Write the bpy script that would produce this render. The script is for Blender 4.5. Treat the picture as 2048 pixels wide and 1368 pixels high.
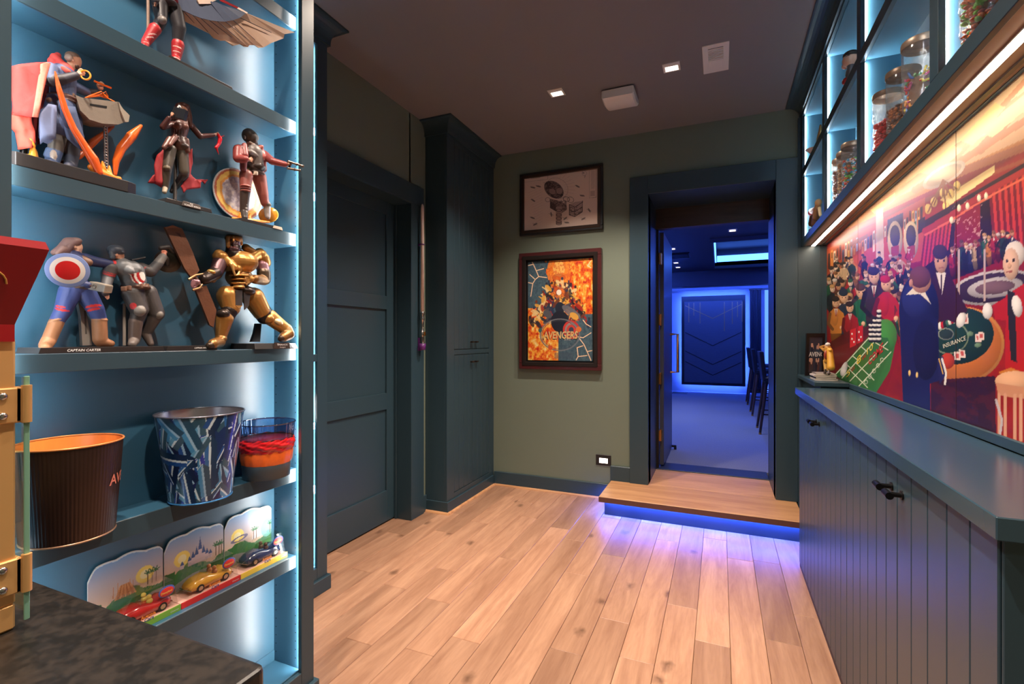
import bpy, bmesh, math, random
import numpy as np
from mathutils import Vector, Matrix
random.seed(7); rng = np.random.default_rng(7)
for o in list(bpy.data.objects): bpy.data.objects.remove(o)
C = bpy.context.scene.collection
S = bpy.context.scene
# ------------------------------------------------------------ camera, world, exposure
H, F, CXP, HY = 1.37, 976.0, 1024.0, 678.0
YAW = math.atan(416/976.0); SN, CS = math.sin(YAW), math.cos(YAW)
cam = bpy.data.cameras.new('camera'); camo = bpy.data.objects.new('camera', cam); C.objects.link(camo)
cam.sensor_width = 36; cam.lens = F/2048*36; cam.shift_y = -(684-HY)/2048; cam.clip_start = .02
camo.location = (0, 0, H); camo.rotation_euler = (math.pi/2, 0, YAW); S.camera = camo
w = bpy.data.worlds.new('world'); S.world = w; w.use_nodes = True
w.node_tree.nodes['Background'].inputs[0].default_value = (.5, .55, .6, 1); w.node_tree.nodes['Background'].inputs[1].default_value = .02
S.view_settings.view_transform = 'Standard'; S.view_settings.look = 'None'; S.view_settings.gamma = 1
S.view_settings.use_curve_mapping = False; S.view_settings.exposure = 0.0
WARM = (1.0, .82, .68); COOL = (1.0, .95, .89); BLUE = (.045, .12, 1.0)
SPOT_W = 160.0; NICHE_E = 165.0; NICHE2_E = 300.0; UNDER_E = 30.0; STEP_E = 210.0; THEATRE_E = 200.0
# ------------------------------------------------------------ photo pixel -> room point
def ray(x, y):
    u = (x-CXP)/F; v = -(y-HY)/F
    return (-SN+u*CS, CS+u*SN, v)
def onX(x, y, X0): r = ray(x, y); t = X0/r[0]; return Vector((X0, t*r[1], H+t*r[2]))
def onY(x, y, Y0): r = ray(x, y); t = Y0/r[1]; return Vector((t*r[0], Y0, H+t*r[2]))
def onZ(x, y, Z0): r = ray(x, y); t = (Z0-H)/r[2]; return Vector((t*r[0], t*r[1], Z0))
def depth(p): return -SN*p[0]+CS*p[1]
RIGHT = Vector((CS, SN, 0)); FWD = Vector((-SN, CS, 0)); UP = Vector((0, 0, 1))
# ------------------------------------------------------------ helpers
def s2l(c): 
    c = np.asarray(c, float)/255.0
    return np.where(c <= .04045, c/12.92, ((c+.055)/1.055)**2.4)
def col4(c): a = s2l(c); return (float(a[0]), float(a[1]), float(a[2]), 1)
MATS = {}
def mat(name, c=(128,128,128), rough=.5, metal=0., var=0., scale=20., bump=0., bscale=200., coat=0., emit=None, es=0., stretch=None, trans=0., spec=.5, attr=None, sss=0.):
    if name in MATS: return MATS[name]
    m = bpy.data.materials.new(name); m.use_nodes = True; nt = m.node_tree; N = nt.nodes; L = nt.links
    b = N['Principled BSDF']; b.inputs['Roughness'].default_value = rough; b.inputs['Metallic'].default_value = metal
    b.inputs['Base Color'].default_value = col4(c); b.inputs['Coat Weight'].default_value = coat; b.inputs['Coat Roughness'].default_value = .12
    b.inputs['Specular IOR Level'].default_value = spec
    if trans: b.inputs['Transmission Weight'].default_value = trans
    if emit is not None: b.inputs['Emission Color'].default_value = (*emit, 1); b.inputs['Emission Strength'].default_value = es
    src = None
    if attr:
        a = N.new('ShaderNodeVertexColor'); a.layer_name = attr; src = a.outputs[0]; L.new(src, b.inputs['Base Color'])
    if var or bump:
        t = N.new('ShaderNodeTexCoord'); mp = N.new('ShaderNodeMapping'); L.new(t.outputs['Object'], mp.inputs[0])
        if stretch: mp.inputs['Scale'].default_value = stretch
    if var:
        n = N.new('ShaderNodeTexNoise'); n.inputs['Scale'].default_value = scale; n.inputs['Detail'].default_value = 5; L.new(mp.outputs[0], n.inputs['Vector'])
        r = N.new('ShaderNodeMapRange'); r.inputs[3].default_value = 1-var; r.inputs[4].default_value = 1+var; L.new(n.outputs[0], r.inputs[0])
        mx = N.new('ShaderNodeVectorMath'); mx.operation = 'SCALE'
        if src: L.new(src, mx.inputs[0])
        else: mx.inputs[0].default_value = col4(c)[:3]
        L.new(r.outputs[0], mx.inputs['Scale']); L.new(mx.outputs[0], b.inputs['Base Color'])
    if bump:
        n2 = N.new('ShaderNodeTexNoise'); n2.inputs['Scale'].default_value = bscale; n2.inputs['Detail'].default_value = 3; L.new(mp.outputs[0], n2.inputs['Vector'])
        bp = N.new('ShaderNodeBump'); bp.inputs['Strength'].default_value = bump; bp.inputs['Distance'].default_value = .002; L.new(n2.outputs[0], bp.inputs['Height']); L.new(bp.outputs[0], b.inputs['Normal'])
    MATS[name] = m; return m
def emis(name, c, e):
    if name in MATS: return MATS[name]
    m = bpy.data.materials.new(name); m.use_nodes = True; nt = m.node_tree; nt.nodes.clear()
    em = nt.nodes.new('ShaderNodeEmission'); em.inputs[0].default_value = (*c, 1); em.inputs[1].default_value = e
    o = nt.nodes.new('ShaderNodeOutputMaterial'); nt.links.new(em.outputs[0], o.inputs[0]); MATS[name] = m; return m
def led(name, m, parent, x, y0, y1, z0, z1):   # flat strip glued to the back of a stile
    return MB().add([(x,y0,z0),(x,y1,z0),(x,y1,z1),(x,y0,z1)], [(0,1,2,3)]).build(name, m, parent, recalc=False)
def glass(name, c=(255,255,255), refl=.06, mx_=.4, rough=.03, milk=0.):
    if name in MATS: return MATS[name]
    m = bpy.data.materials.new(name); m.use_nodes = True; nt = m.node_tree; nt.nodes.clear(); N = nt.nodes
    t = N.new('ShaderNodeBsdfTransparent'); t.inputs[0].default_value = col4(c)
    g = N.new('ShaderNodeBsdfGlossy'); g.inputs['Roughness'].default_value = rough
    fr = N.new('ShaderNodeLayerWeight'); fr.inputs[0].default_value = .35
    mr = N.new('ShaderNodeMapRange'); mr.inputs[3].default_value = refl; mr.inputs[4].default_value = mx_; nt.links.new(fr.outputs['Facing'], mr.inputs[0])
    mx = N.new('ShaderNodeMixShader'); nt.links.new(mr.outputs[0], mx.inputs[0]); nt.links.new(t.outputs[0], mx.inputs[1]); nt.links.new(g.outputs[0], mx.inputs[2])
    o = N.new('ShaderNodeOutputMaterial'); last = mx.outputs[0]
    if milk:
        df = N.new('ShaderNodeBsdfDiffuse'); df.inputs[0].default_value = (.9,.9,.9,1); tl = N.new('ShaderNodeBsdfTranslucent'); tl.inputs[0].default_value = (.9,.9,.9,1); a_ = N.new('ShaderNodeMixShader'); nt.links.new(df.outputs[0], a_.inputs[1]); nt.links.new(tl.outputs[0], a_.inputs[2])
        m2 = N.new('ShaderNodeMixShader'); m2.inputs[0].default_value = milk; nt.links.new(last, m2.inputs[1]); nt.links.new(a_.outputs[0], m2.inputs[2]); last = m2.outputs[0]
    nt.links.new(last, o.inputs[0]); MATS[name] = m; return m
ORG = {}
def org(o): return ORG.get(o.name, Vector((0,0,0)))
def tag(o, label=None, cat=None, group=None, kind=None):
    if label: o['label'] = label
    if cat: o['category'] = cat
    if group: o['group'] = group
    if kind: o['kind'] = kind
    return o
def thing(name, label, cat, loc, group=None):
    o = bpy.data.objects.new(name, None); C.objects.link(o); o.location = loc; o.empty_display_size = .05
    ORG[o.name] = Vector(loc); return tag(o, label, cat, group)
class MB:
    def __init__(s): s.v = []; s.f = []; s.sm = []
    def add(s, vs, fs, smooth=False):
        n = len(s.v); s.v += [Vector(a) for a in vs]
        for f in fs: s.f.append([n+i for i in f]); s.sm.append(smooth)
        return s
    def box(s, x0, x1, y0, y1, z0, z1, b=0.):
        x0, x1 = min(x0,x1), max(x0,x1); y0, y1 = min(y0,y1), max(y0,y1); z0, z1 = min(z0,z1), max(z0,z1)
        if b <= 0:
            return s.add([(x,y,z) for x in (x0,x1) for y in (y0,y1) for z in (z0,z1)], [(0,1,3,2),(4,6,7,5),(0,4,5,1),(2,3,7,6),(0,2,6,4),(1,5,7,3)])
        b = min(b, (x1-x0)*.45, (y1-y0)*.45, (z1-z0)*.45)
        vs = []; 
        for i,(x,dx) in enumerate(((x0,b),(x1,-b))):
            for j,(y,dy) in enumerate(((y0,b),(y1,-b))):
                for k,(z,dz) in enumerate(((z0,b),(z1,-b))):
                    vs += [(x,y+dy,z+dz),(x+dx,y,z+dz),(x+dx,y+dy,z)]
        ix = lambda i,j,k,a: (i*4+j*2+k)*3+a
        fs = []
        for i in (0,1): fs.append([ix(i,0,0,0),ix(i,1,0,0),ix(i,1,1,0),ix(i,0,1,0)])
        for j in (0,1): fs.append([ix(0,j,0,1),ix(1,j,0,1),ix(1,j,1,1),ix(0,j,1,1)])
        for k in (0,1): fs.append([ix(0,0,k,2),ix(1,0,k,2),ix(1,1,k,2),ix(0,1,k,2)])
        for i in (0,1):
            for j in (0,1): fs.append([ix(i,j,0,0),ix(i,j,1,0),ix(i,j,1,1),ix(i,j,0,1)])
            for k in (0,1): fs.append([ix(i,0,k,0),ix(i,1,k,0),ix(i,1,k,2),ix(i,0,k,2)])
        for j in (0,1):
            for k in (0,1): fs.append([ix(0,j,k,1),ix(1,j,k,1),ix(1,j,k,2),ix(0,j,k,2)])
        for i in (0,1):
            for j in (0,1):
                for k in (0,1): fs.append([ix(i,j,k,0),ix(i,j,k,1),ix(i,j,k,2)])
        return s.add(vs, fs)
    def obox(s, c, ax, ay, az):   # oriented box: centre and half-axis vectors
        c = Vector(c); ax, ay, az = Vector(ax), Vector(ay), Vector(az)
        return s.add([c+i*ax+j*ay+k*az for i in (-1,1) for j in (-1,1) for k in (-1,1)], [(0,1,3,2),(4,6,7,5),(0,4,5,1),(2,3,7,6),(0,2,6,4),(1,5,7,3)])
    def cyl(s, a, b, r1, r2=None, n=16, caps=True):
        a, b = Vector(a), Vector(b); r2 = r1 if r2 is None else r2
        d = (b-a).normalized(); u = d.orthogonal().normalized(); v = d.cross(u)
        vs = []; 
        for p, r in ((a,r1),(b,r2)): vs += [p+r*(math.cos(t)*u+math.sin(t)*v) for t in (2*math.pi*i/n for i in range(n))]
        s.add(vs, [(i,(i+1)%n,n+(i+1)%n,n+i) for i in range(n)], True)
        if caps: s.add(vs, [list(range(n))[::-1], list(range(n,2*n))])
        return s
    def tube(s, pts, r, n=8, closed=False):
        pts = [Vector(p) for p in pts]; m = len(pts); rs = r if isinstance(r, (list,tuple)) else [r]*m
        vs = []; u = None
        for i, p in enumerate(pts):
            a = pts[(i-1) % m] if (closed or i) else p; b = pts[(i+1) % m] if (closed or i < m-1) else p
            d = (b-a).normalized()
            u = d.orthogonal().normalized() if u is None else (u-d*u.dot(d)).normalized()
            v = d.cross(u); vs += [p+rs[i]*(math.cos(t)*u+math.sin(t)*v) for t in (2*math.pi*k/n for k in range(n))]
        fs = [(i*n+k, i*n+(k+1)%n, ((i+1)%m)*n+(k+1)%n, ((i+1)%m)*n+k) for i in range(m if closed else m-1) for k in range(n)]
        s.add(vs, fs, True)
        if not closed: s.add(vs, [list(range(n))[::-1], list(range((m-1)*n, m*n))])
        return s
    def lathe(s, prof, c, n=32, sx=1., sy=1.):
        c = Vector(c); m = len(prof)
        vs = [c+Vector((r*sx*math.cos(t), r*sy*math.sin(t), z)) for r, z in prof for t in (2*math.pi*i/n for i in range(n))]
        return s.add(vs, [(j*n+i, j*n+(i+1)%n, (j+1)*n+(i+1)%n, (j+1)*n+i) for j in range(m-1) for i in range(n)], True)
    def sphere(s, c, r, n=12, m=8):
        r = Vector((r,r,r)) if not hasattr(r, '__len__') else Vector(r); c = Vector(c); vs = [c+Vector((0,0,-r.z))]
        for j in range(1, m):
            ph = -math.pi/2+math.pi*j/m
            vs += [c+Vector((r.x*math.cos(ph)*math.cos(t), r.y*math.cos(ph)*math.sin(t), r.z*math.sin(ph))) for t in (2*math.pi*i/n for i in range(n))]
        vs.append(c+Vector((0,0,r.z))); T = len(vs)-1
        fs = [(0, 1+(i+1)%n, 1+i) for i in range(n)]+[(T, 1+(m-2)*n+i, 1+(m-2)*n+(i+1)%n) for i in range(n)]
        fs += [(1+j*n+i, 1+j*n+(i+1)%n, 1+(j+1)*n+(i+1)%n, 1+(j+1)*n+i) for j in range(m-2) for i in range(n)]
        return s.add(vs, fs, True)
    def prism(s, pts, ext):       # planar polygon (any winding) extruded by vector
        pts = [Vector(p) for p in pts]; e = Vector(ext); n = len(pts)
        return s.add(pts+[p+e for p in pts], [list(range(n))[::-1], list(range(n,2*n))]+[(i,(i+1)%n,n+(i+1)%n,n+i) for i in range(n)])
    def build(s, name, m, parent=None, recalc=True, tri=False, bevel=0., sub=0):
        o0 = org(parent) if parent is not None else Vector((0,0,0))
        me = bpy.data.meshes.new(name); me.from_pydata([tuple(v-o0) for v in s.v], [], s.f)
        if me.polygons: me.polygons.foreach_set('use_smooth', s.sm)
        if recalc or tri or bevel:
            bm = bmesh.new(); bm.from_mesh(me)
            if tri: bmesh.ops.triangulate(bm, faces=[f for f in bm.faces if len(f.verts) > 4])
            if bevel:
                bmesh.ops.remove_doubles(bm, verts=bm.verts, dist=1e-6)
                bmesh.ops.bevel(bm, geom=[e for e in bm.edges if len(e.link_faces)==2 and e.calc_face_angle(0) > .6], offset=bevel, segments=2, affect='EDGES', profile=.6)
            if recalc: bmesh.ops.recalc_face_normals(bm, faces=bm.faces)
            bm.to_mesh(me); bm.free()
        if m: me.materials.append(m)
        o = bpy.data.objects.new(name, me); C.objects.link(o)
        if parent is not None: o.parent = parent; ORG[o.name] = o0
        return o
def bx(name, m, parent, *a, b=.0015): return MB().box(*a, b=b).build(name, m, parent)
def struct(o): o['kind'] = 'structure'; return o
def copy_tree(o, delta, parent=None):
    c = o.copy(); C.objects.link(c); c.parent = parent
    if parent is None: c.location = o.location+Vector(delta); ORG[c.name] = org(o)+Vector(delta)
    else: ORG[c.name] = org(parent)
    for ch in list(o.children): copy_tree(ch, delta, c)
    return c
def crown(name, m, parent, path, offs, prof):    # path: plan points, offs: plan mitre vectors, prof: (out, z)
    b = MB(); n = len(prof); vs = []
    for (x,y), (ox,oy) in zip(path, offs): vs += [(x+ox*o, y+oy*o, z) for o, z in prof]
    b.add(vs, [(i*n+k, i*n+k+1, (i+1)*n+k+1, (i+1)*n+k) for i in range(len(path)-1) for k in range(n-1)], False)
    b.add(vs, [list(range(n)), list(range((len(path)-1)*n, len(path)*n))])
    return b.build(name, m, parent, tri=True)
def cove(z0, z1, d, n=8): 
    return [(0, z1), (0, z0)]+[(.012, z0), (.012, z0+.012)]+[(.012+(d-.022)*(1-math.cos(t)), z0+.012+(z1-z0-.024)*math.sin(t)) for t in (math.pi/2*i/n for i in range(1, n+1))]+[(d, z1-.010), (d, z1)]
FONT_CACHE = {}
def text(name, txt, m, parent, o, xd, yd, ext=.0004, align='LEFT', sx=1., bold=0., shear=0., fit=None):
    """lettering: origin o, unit direction xd, vector yd = capital height"""
    cu = bpy.data.curves.new(name, 'FONT'); cu.body = txt; cu.size = 1.0; cu.extrude = 0; cu.align_x = align; cu.offset = bold; cu.shear = shear
    cu.resolution_u = 2
    t = bpy.data.objects.new('tmp', cu); C.objects.link(t); dg = bpy.context.evaluated_depsgraph_get()
    me = bpy.data.meshes.new_from_object(t.evaluated_get(dg)); bpy.data.objects.remove(t)
    xd = Vector(xd).normalized(); yv = Vector(yd)/.69; xv = xd*yv.length*sx; nn = xd.cross(yv).normalized()
    o0 = org(parent) if parent is not None else Vector((0,0,0))
    if fit: xv = Vector(fit)/max(v.co.x for v in me.vertices)
    for v in me.vertices: v.co = Vector(o)+xv*v.co.x+yv*v.co.y+nn*ext-o0
    me.name = name; me.materials.clear(); me.materials.append(m)
    ob = bpy.data.objects.new(name, me); C.objects.link(ob); ob.parent = parent; ORG[ob.name] = o0
    return ob
# ------------------------------------------------------------ materials
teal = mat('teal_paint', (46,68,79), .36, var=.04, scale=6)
teal_lit = mat('teal_paint_niche_lit', (52,96,122), .36, var=.03, scale=5, spec=.8)  # same teal paint, with the strong strip light put into its colour
green = mat('green_wall_paint', (111,122,107), .6, var=.03, scale=4, bump=.08, bscale=260)
ceilm = mat('ceiling_paint', (132,131,134), .62, var=.03, scale=3, bump=.08, bscale=300)
white = mat('white_plastic', (232,232,230), .4, var=.02, scale=8)
black = mat('black_plastic', (26,25,26), .4, var=.1, scale=30)
blackm = mat('black_metal', (22,22,24), .35, metal=.6, var=.1, scale=40)
brass = mat('brass', (214,160,92), .28, metal=1., var=.06, scale=30)
steel = mat('steel', (190,185,180), .25, metal=1., var=.05, scale=40)
ledcool = emis('led_cool', COOL, NICHE_E); ledcool2 = emis('led_cool_upper', COOL, NICHE2_E)
ledwarm = emis('led_warm', (1.0,.80,.60), UNDER_E); ledblue = emis('led_blue', BLUE, STEP_E); ledth = emis('led_theatre', BLUE, THEATRE_E)
def woodmat(name, c1, c2, knots=True, sc=1., rnd=.22, axis='Y', rough=.42):
    m = bpy.data.materials.new(name); m.use_nodes = True; nt = m.node_tree; N = nt.nodes; L = nt.links; b = N['Principled BSDF']
    t = N.new('ShaderNodeTexCoord'); oi = N.new('ShaderNodeObjectInfo'); 
    off = N.new('ShaderNodeVectorMath'); off.operation = 'SCALE'; off.inputs[0].default_value = (31, 57, 13); L.new(oi.outputs['Random'], off.inputs['Scale'])
    ad = N.new('ShaderNodeVectorMath'); L.new(t.outputs['Object'], ad.inputs[0]); L.new(off.outputs[0], ad.inputs[1])
    st = {'Y': (9, .9, 9), 'X': (.9, 9, 9), 'Z': (9, 9, .9)}[axis]
    mp = N.new('ShaderNodeMapping'); mp.inputs['Scale'].default_value = [a*sc for a in st]; L.new(ad.outputs[0], mp.inputs[0])
    n1 = N.new('ShaderNodeTexNoise'); n1.inputs['Scale'].default_value = 1.6; n1.inputs['Detail'].default_value = 8; n1.inputs['Roughness'].default_value = .62; n1.inputs['Distortion'].default_value = .9; L.new(mp.outputs[0], n1.inputs['Vector'])
    wv = N.new('ShaderNodeTexNoise'); wv.inputs['Scale'].default_value = 14; wv.inputs['Detail'].default_value = 4; L.new(mp.outputs[0], wv.inputs['Vector'])
    mx0 = N.new('ShaderNodeMath'); mx0.operation = 'MULTIPLY_ADD'; mx0.inputs[1].default_value = .22; L.new(wv.outputs[0], mx0.inputs[0]); L.new(n1.outputs[0], mx0.inputs[2])
    cr = N.new('ShaderNodeValToRGB'); cr.color_ramp.elements[0].position = .40; cr.color_ramp.elements[1].position = .82
    cr.color_ramp.elements[0].color = col4(c2); cr.color_ramp.elements[1].color = col4(c1); L.new(mx0.outputs[0], cr.inputs[0])
    last = cr.outputs[0]
    mr = N.new('ShaderNodeMapRange'); mr.inputs[3].default_value = 1-rnd; mr.inputs[4].default_value = 1+rnd*.55; L.new(oi.outputs['Random'], mr.inputs[0])
    sc_ = N.new('ShaderNodeVectorMath'); sc_.operation = 'SCALE'; L.new(last, sc_.inputs[0]); L.new(mr.outputs[0], sc_.inputs['Scale']); last = sc_.outputs[0]
    if knots:
        mk = N.new('ShaderNodeMapping'); mk.inputs['Scale'].default_value = (4.2, 2.6, 4) if axis == 'Y' else (2.6, 4.2, 4); L.new(ad.outputs[0], mk.inputs[0])
        nd = N.new('ShaderNodeTexNoise'); nd.inputs['Scale'].default_value = 6; L.new(mk.outputs[0], nd.inputs['Vector'])
        dm = N.new('ShaderNodeVectorMath'); dm.operation = 'MULTIPLY_ADD'; dm.inputs[1].default_value = (.22,.22,.22); L.new(nd.outputs['Color'], dm.inputs[0]); L.new(mk.outputs[0], dm.inputs[2])
        vo = N.new('ShaderNodeTexVoronoi'); vo.voronoi_dimensions = '2D'; vo.inputs['Scale'].default_value = 1.0; L.new(dm.outputs[0], vo.inputs['Vector'])
        kr = N.new('ShaderNodeMapRange'); kr.inputs[1].default_value = .015; kr.inputs[2].default_value = .13; kr.inputs[3].default_value = .75; kr.inputs[4].default_value = 0; L.new(vo.outputs['Distance'], kr.inputs[0])
        gt = N.new('ShaderNodeMath'); gt.operation = 'GREATER_THAN'; gt.inputs[1].default_value = .70; sp = N.new('ShaderNodeSeparateColor'); L.new(vo.outputs['Color'], sp.inputs[0]); L.new(sp.outputs[0], gt.inputs[0])
        ml = N.new('ShaderNodeMath'); ml.operation = 'MULTIPLY'; L.new(kr.outputs[0], ml.inputs[0]); L.new(gt.outputs[0], ml.inputs[1])
        mc = N.new('ShaderNodeMix'); mc.data_type = 'RGBA'; L.new(ml.outputs[0], mc.inputs[0]); L.new(last, mc.inputs[6]); mc.inputs[7].default_value = col4((92,62,44)); last = mc.outputs[2]
    L.new(last, b.inputs['Base Color']); b.inputs['Roughness'].default_value = rough
    bp = N.new('ShaderNodeBump'); bp.inputs['Strength'].default_value = .12; bp.inputs['Distance'].default_value = .002; L.new(wv.outputs[0], bp.inputs['Height']); L.new(bp.outputs[0], b.inputs['Normal'])
    MATS[name] = m; return m
oak = woodmat('oak_floor', (202,157,126), (160,116,90), rnd=.30, rough=.36)
oakx = woodmat('oak_tread', (226,172,122), (192,136,92), knots=False, axis='X')
darkwood = woodmat('dark_wood', (72,58,52), (48,38,34), knots=False, axis='X', rnd=.05)
# ------------------------------------------------------------ room shell
ZC = 3.089; XL = -2.165; YB = 4.17; XM = .712
fl = struct(MB().box(-2.4, 1.0, -2.7, 4.3, -.12, -.014).build('floor', mat('subfloor', (70,50,38), .8)))
joints = {-1.434:[2.197], -1.139:[1.96], -.548:[2.38], -.253:[2.64], -.1055:[3.62], -.6955:[2.06], -.843:[2.765], -1.581:[2.514], -1.2865:[1.805], -.4005:[2.12], .1895:[2.505], -1.876:[3.0], .042:[3.34]}
pl_cache = {}
def plank(x0, x1, y0, y1):
    w_, l_ = round(x1-x0, 3), round(y1-y0, 3)
    o = MB().box(x0+.0008, x1-.0008, y0+.0008, y1-.0008, -.014, 0, b=.0018)
    c = Vector(((x0+x1)/2, (y0+y1)/2, 0)); o.v = [v-c for v in o.v]
    ob = o.build('floor_plank', oak); ob.parent = fl; ob.location = c; ORG[ob.name] = c
k = -15
while True:
    x0 = -.1055+.1475*k; k += 1
    if x0 > .55: break
    if x0 < -2.40: continue
    js = None
    for kx, vv in joints.items():
        if abs(kx-x0) < .03: js = vv[0]
    if js is None: js = 1.2+rng.random()*2
    ys = [js]; y = js
    while y > -2.6: y -= .75+rng.random()*.95; ys.append(max(y, -2.6))
    y = js
    while y < 4.16: y += .85+rng.random()*.9; ys.append(min(y, 4.16))
    ys = sorted(set(ys))
    for a, b_ in zip(ys[:-1], ys[1:]):
        if b_-a > .02: plank(x0, min(x0+.1475, .60), a, b_)
struct(MB().box(-2.4, 1.0, -2.7, 4.3, ZC, ZC+.1).build('ceiling', ceilm))
wl = MB()
wl.box(XL-.22, XL, 1.372, 2.07, 0, ZC).box(XL-.22, XL, 2.07, 3.11, 2.40, ZC).box(XL-.22, XL, 3.095, YB+.12, 0, ZC)
wl.box(-1.64, -1.545, -2.7, 1.36, 0, ZC).box(XL-.1, -1.545, 1.30, 1.36, 0, ZC)
struct(wl.build('wall_left', green))
wb = MB().box(XL-.22, -.545, YB, YB+.12, 0, ZC).box(.385, XM+.12, YB, YB+.12, 0, ZC).box(-.545, .385, YB, YB+.12, 2.567, ZC)
struct(wb.build('wall_back', green))
struct(MB().box(XM+.010, XM+.12, -2.7, YB, 0, ZC).build('wall_right', green))
struct(MB().box(-1.64, XM+.12, -2.75, -2.65, 0, ZC).build('wall_front', green))
# left door with casing
d1 = struct(MB().box(-2.32, -2.302, 2.085, 3.085, .012, 2.395).build('door_1', teal))
for y0, y1, z0, z1 in ((2.985,3.085,.012,2.395),(2.085,2.185,.012,2.395),(2.185,2.985,.012,.24),(2.185,2.985,.845,.967),(2.185,2.985,1.59,1.69),(2.185,2.985,2.30,2.395)):
    bx('door_stile' if y1-y0 < .2 else 'door_rail', teal, d1, -2.302, -2.288, y0, y1, z0, z1)
t1 = struct(MB().box(XL-.01, -2.14, 3.095, 3.257, 0, 2.405, b=.002).box(XL-.01, -2.14, 2.07, 3.257, 2.402, 2.548, b=.002).build('trim_1', teal))
struct(MB().box(-2.33, -2.141, 3.085, 3.096, 0, 2.402).box(-2.33, -2.141, 2.075, 2.086, 0, 2.402).box(-2.33, -2.141, 2.086, 3.085, 2.392, 2.403).build('trim_2', teal))
bx('door_stop', teal, d1, -2.286, -2.268, 3.072, 3.085, .0, 2.392)
struct(MB().box(XL, -2.15, 3.257, 3.312, 0, .13, b=.002).build('baseboard_left', teal))
# back wall: baseboard, shoe moulding
struct(MB().box(-1.955, -.69, YB-.016, YB+.001, 0, .128, b=.003).build('baseboard_back', teal))
struct(MB().box(-.86, -.69, YB-.018, YB+.001, .16, .29, b=.003).build('baseboard_back', teal))
def qround(b, a, c, r=.016, n=5):    # quarter-round strip from a to c along the wall
    a, c = Vector(a), Vector(c); d = (c-a).normalized(); out = Vector((d.y, -d.x, 0))
    pr = [(0,0)]+[(r*math.cos(t), r*math.sin(t)) for t in (math.pi/2*i/n for i in range(n+1))]
    vs = [p+out*o+UP*z for p in (a,c) for o, z in pr]; m = len(pr)
    b.add(vs, [(i,(i+1)%m,m+(i+1)%m,m+i) for i in range(m)]+[list(range(m)), list(range(m,2*m))]); return b
shoe = MB(); qround(shoe, (-1.95, YB-.016, 0), (-.84, YB-.016, 0)); 
struct(shoe.build('trim_3', oakx))
# doorway casing (back wall), deep jamb, header
cz = .165
struct(MB().box(-.695, -.545, YB-.032, YB+.001, cz, 2.715, b=.002).box(.385, .53, YB-.032, YB+.001, cz, 2.715, b=.002).box(-.545, .385, YB-.032, YB+.001, 2.565, 2.715, b=.002).build('trim_4', teal))
struct(MB().box(-.60, -.545, YB, 4.70, 0, 2.62).box(.385, .44, YB, 4.70, 0, 2.62).box(-.545, .385, YB, 4.70, 2.565, 2.62).build('trim_5', teal))
struct(MB().box(-.545, .385, 4.66, 4.76, 2.383, 2.566, b=.002).build('trim_6', darkwood))
struct(MB().box(-.545, -.525, 4.70, 4.76, cz, 2.383).box(.385, .40, 4.70, 4.76, cz, 2.566).build('trim_7', mat('door_frame_black', (24,22,24), .4)))
# filler panel between casing and mural
struct(MB().box(.53, .548, YB-.03, YB, 0, 3.0).box(.548, XM, YB-.028, YB, 0, 2.06).build('trim_8', teal))
struct(MB().box(.665, .674, YB-.034, YB-.028, 1.11, 2.05).build('trim_9', teal))
# step into the doorway
st = thing('step', 'floating oak step with blue light under its nose at doorway', 'step', (-.15, 3.95, 0))
bx('tread', oakx, st, -.855, .52, 3.70, YB-.001, .122, cz, b=.003); bx('landing', oakx, st, -.544, .384, YB, 4.679, .122, cz, b=.0008)
bx('riser', teal, st, -.83, .52, 3.79, 4.15, 0, .122)
MB().add([(-.825,3.762,.1215),(.52,3.762,.1215),(.52,3.784,.1215),(-.825,3.784,.1215)], [(0,1,2,3)]).build('light_strip', ledblue, st, recalc=False)
MB().add([(-.850,3.80,.1215),(-.834,3.80,.1215),(-.834,4.14,.1215),(-.850,4.14,.1215)], [(0,1,2,3)]).build('light_strip', ledblue, st, recalc=False)
bx('nosing_edge', mat('tread_edge', (96,62,48), .5, var=.15, scale=60), st, -.8555, .52, 3.6985, 3.701, .122, .160, b=.0005)
# ------------------------------------------------------------ theatre beyond the doorway
carpet = mat('carpet', (124,128,140), .9, var=.35, scale=60, bump=.5, bscale=500, stretch=(3,.8,1))
thw = mat('theatre_wall', (110,114,126), .6, var=.05, scale=4)
thd = mat('theatre_dark', (58,60,70), .5, var=.08, scale=8)
struct(MB().box(-3.0, 3.2, 4.94, 12.2, .06, .165).build('floor', carpet))
struct(MB().box(-.545, .385, 4.68, 4.94, .06, .172, b=.003).build('trim_10', mat('threshold', (52,60,72), .35)))
struct(MB().box(-1.75, 3.2, 12.0, 12.15, .1, 3.2).build('wall_far', thw))
struct(MB().box(-1.75, -1.6, 4.76, 12.0, .1, 3.2).build('wall_theatre_left', thw))
struct(MB().box(3.0, 3.15, 4.76, 12.0, .1, 3.2).build('wall_theatre_right', thw))
struct(MB().box(-1.75, -.545, 4.70, 4.78, .1, 3.2).box(.44, 3.2, 4.70, 4.78, .1, 3.2).box(-.545, .44, 4.70, 4.78, 2.567, 3.2).build('wall_theatre_near', thw))
tc = MB().box(-1.75, -.09, 4.76, 12.0, 2.75, 2.85).box(-.09, 3.2, 4.76, 7.3, 2.75, 2.85).box(-.09, 3.2, 10.0, 12.0, 2.75, 2.85).box(-.09, 3.2, 7.0, 10.3, 3.05, 3.15)
tc.box(-.13, -.09, 7.3, 10.0, 2.70, 3.05).box(-.13, 3.2, 10.0, 10.04, 2.70, 3.05).box(-.13, 3.2, 7.26, 7.3, 2.70, 3.05)
struct(tc.build('ceiling', thd))
struct(MB().box(-1.6, 3.0, 10.6, 10.9, 2.44, 2.75, b=.004).build('trim_11', thd))
struct(MB().box(-1.6, 3.0, 11.75, 12.0, 2.46, 2.75, b=.004).build('trim_12', thw))
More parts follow.
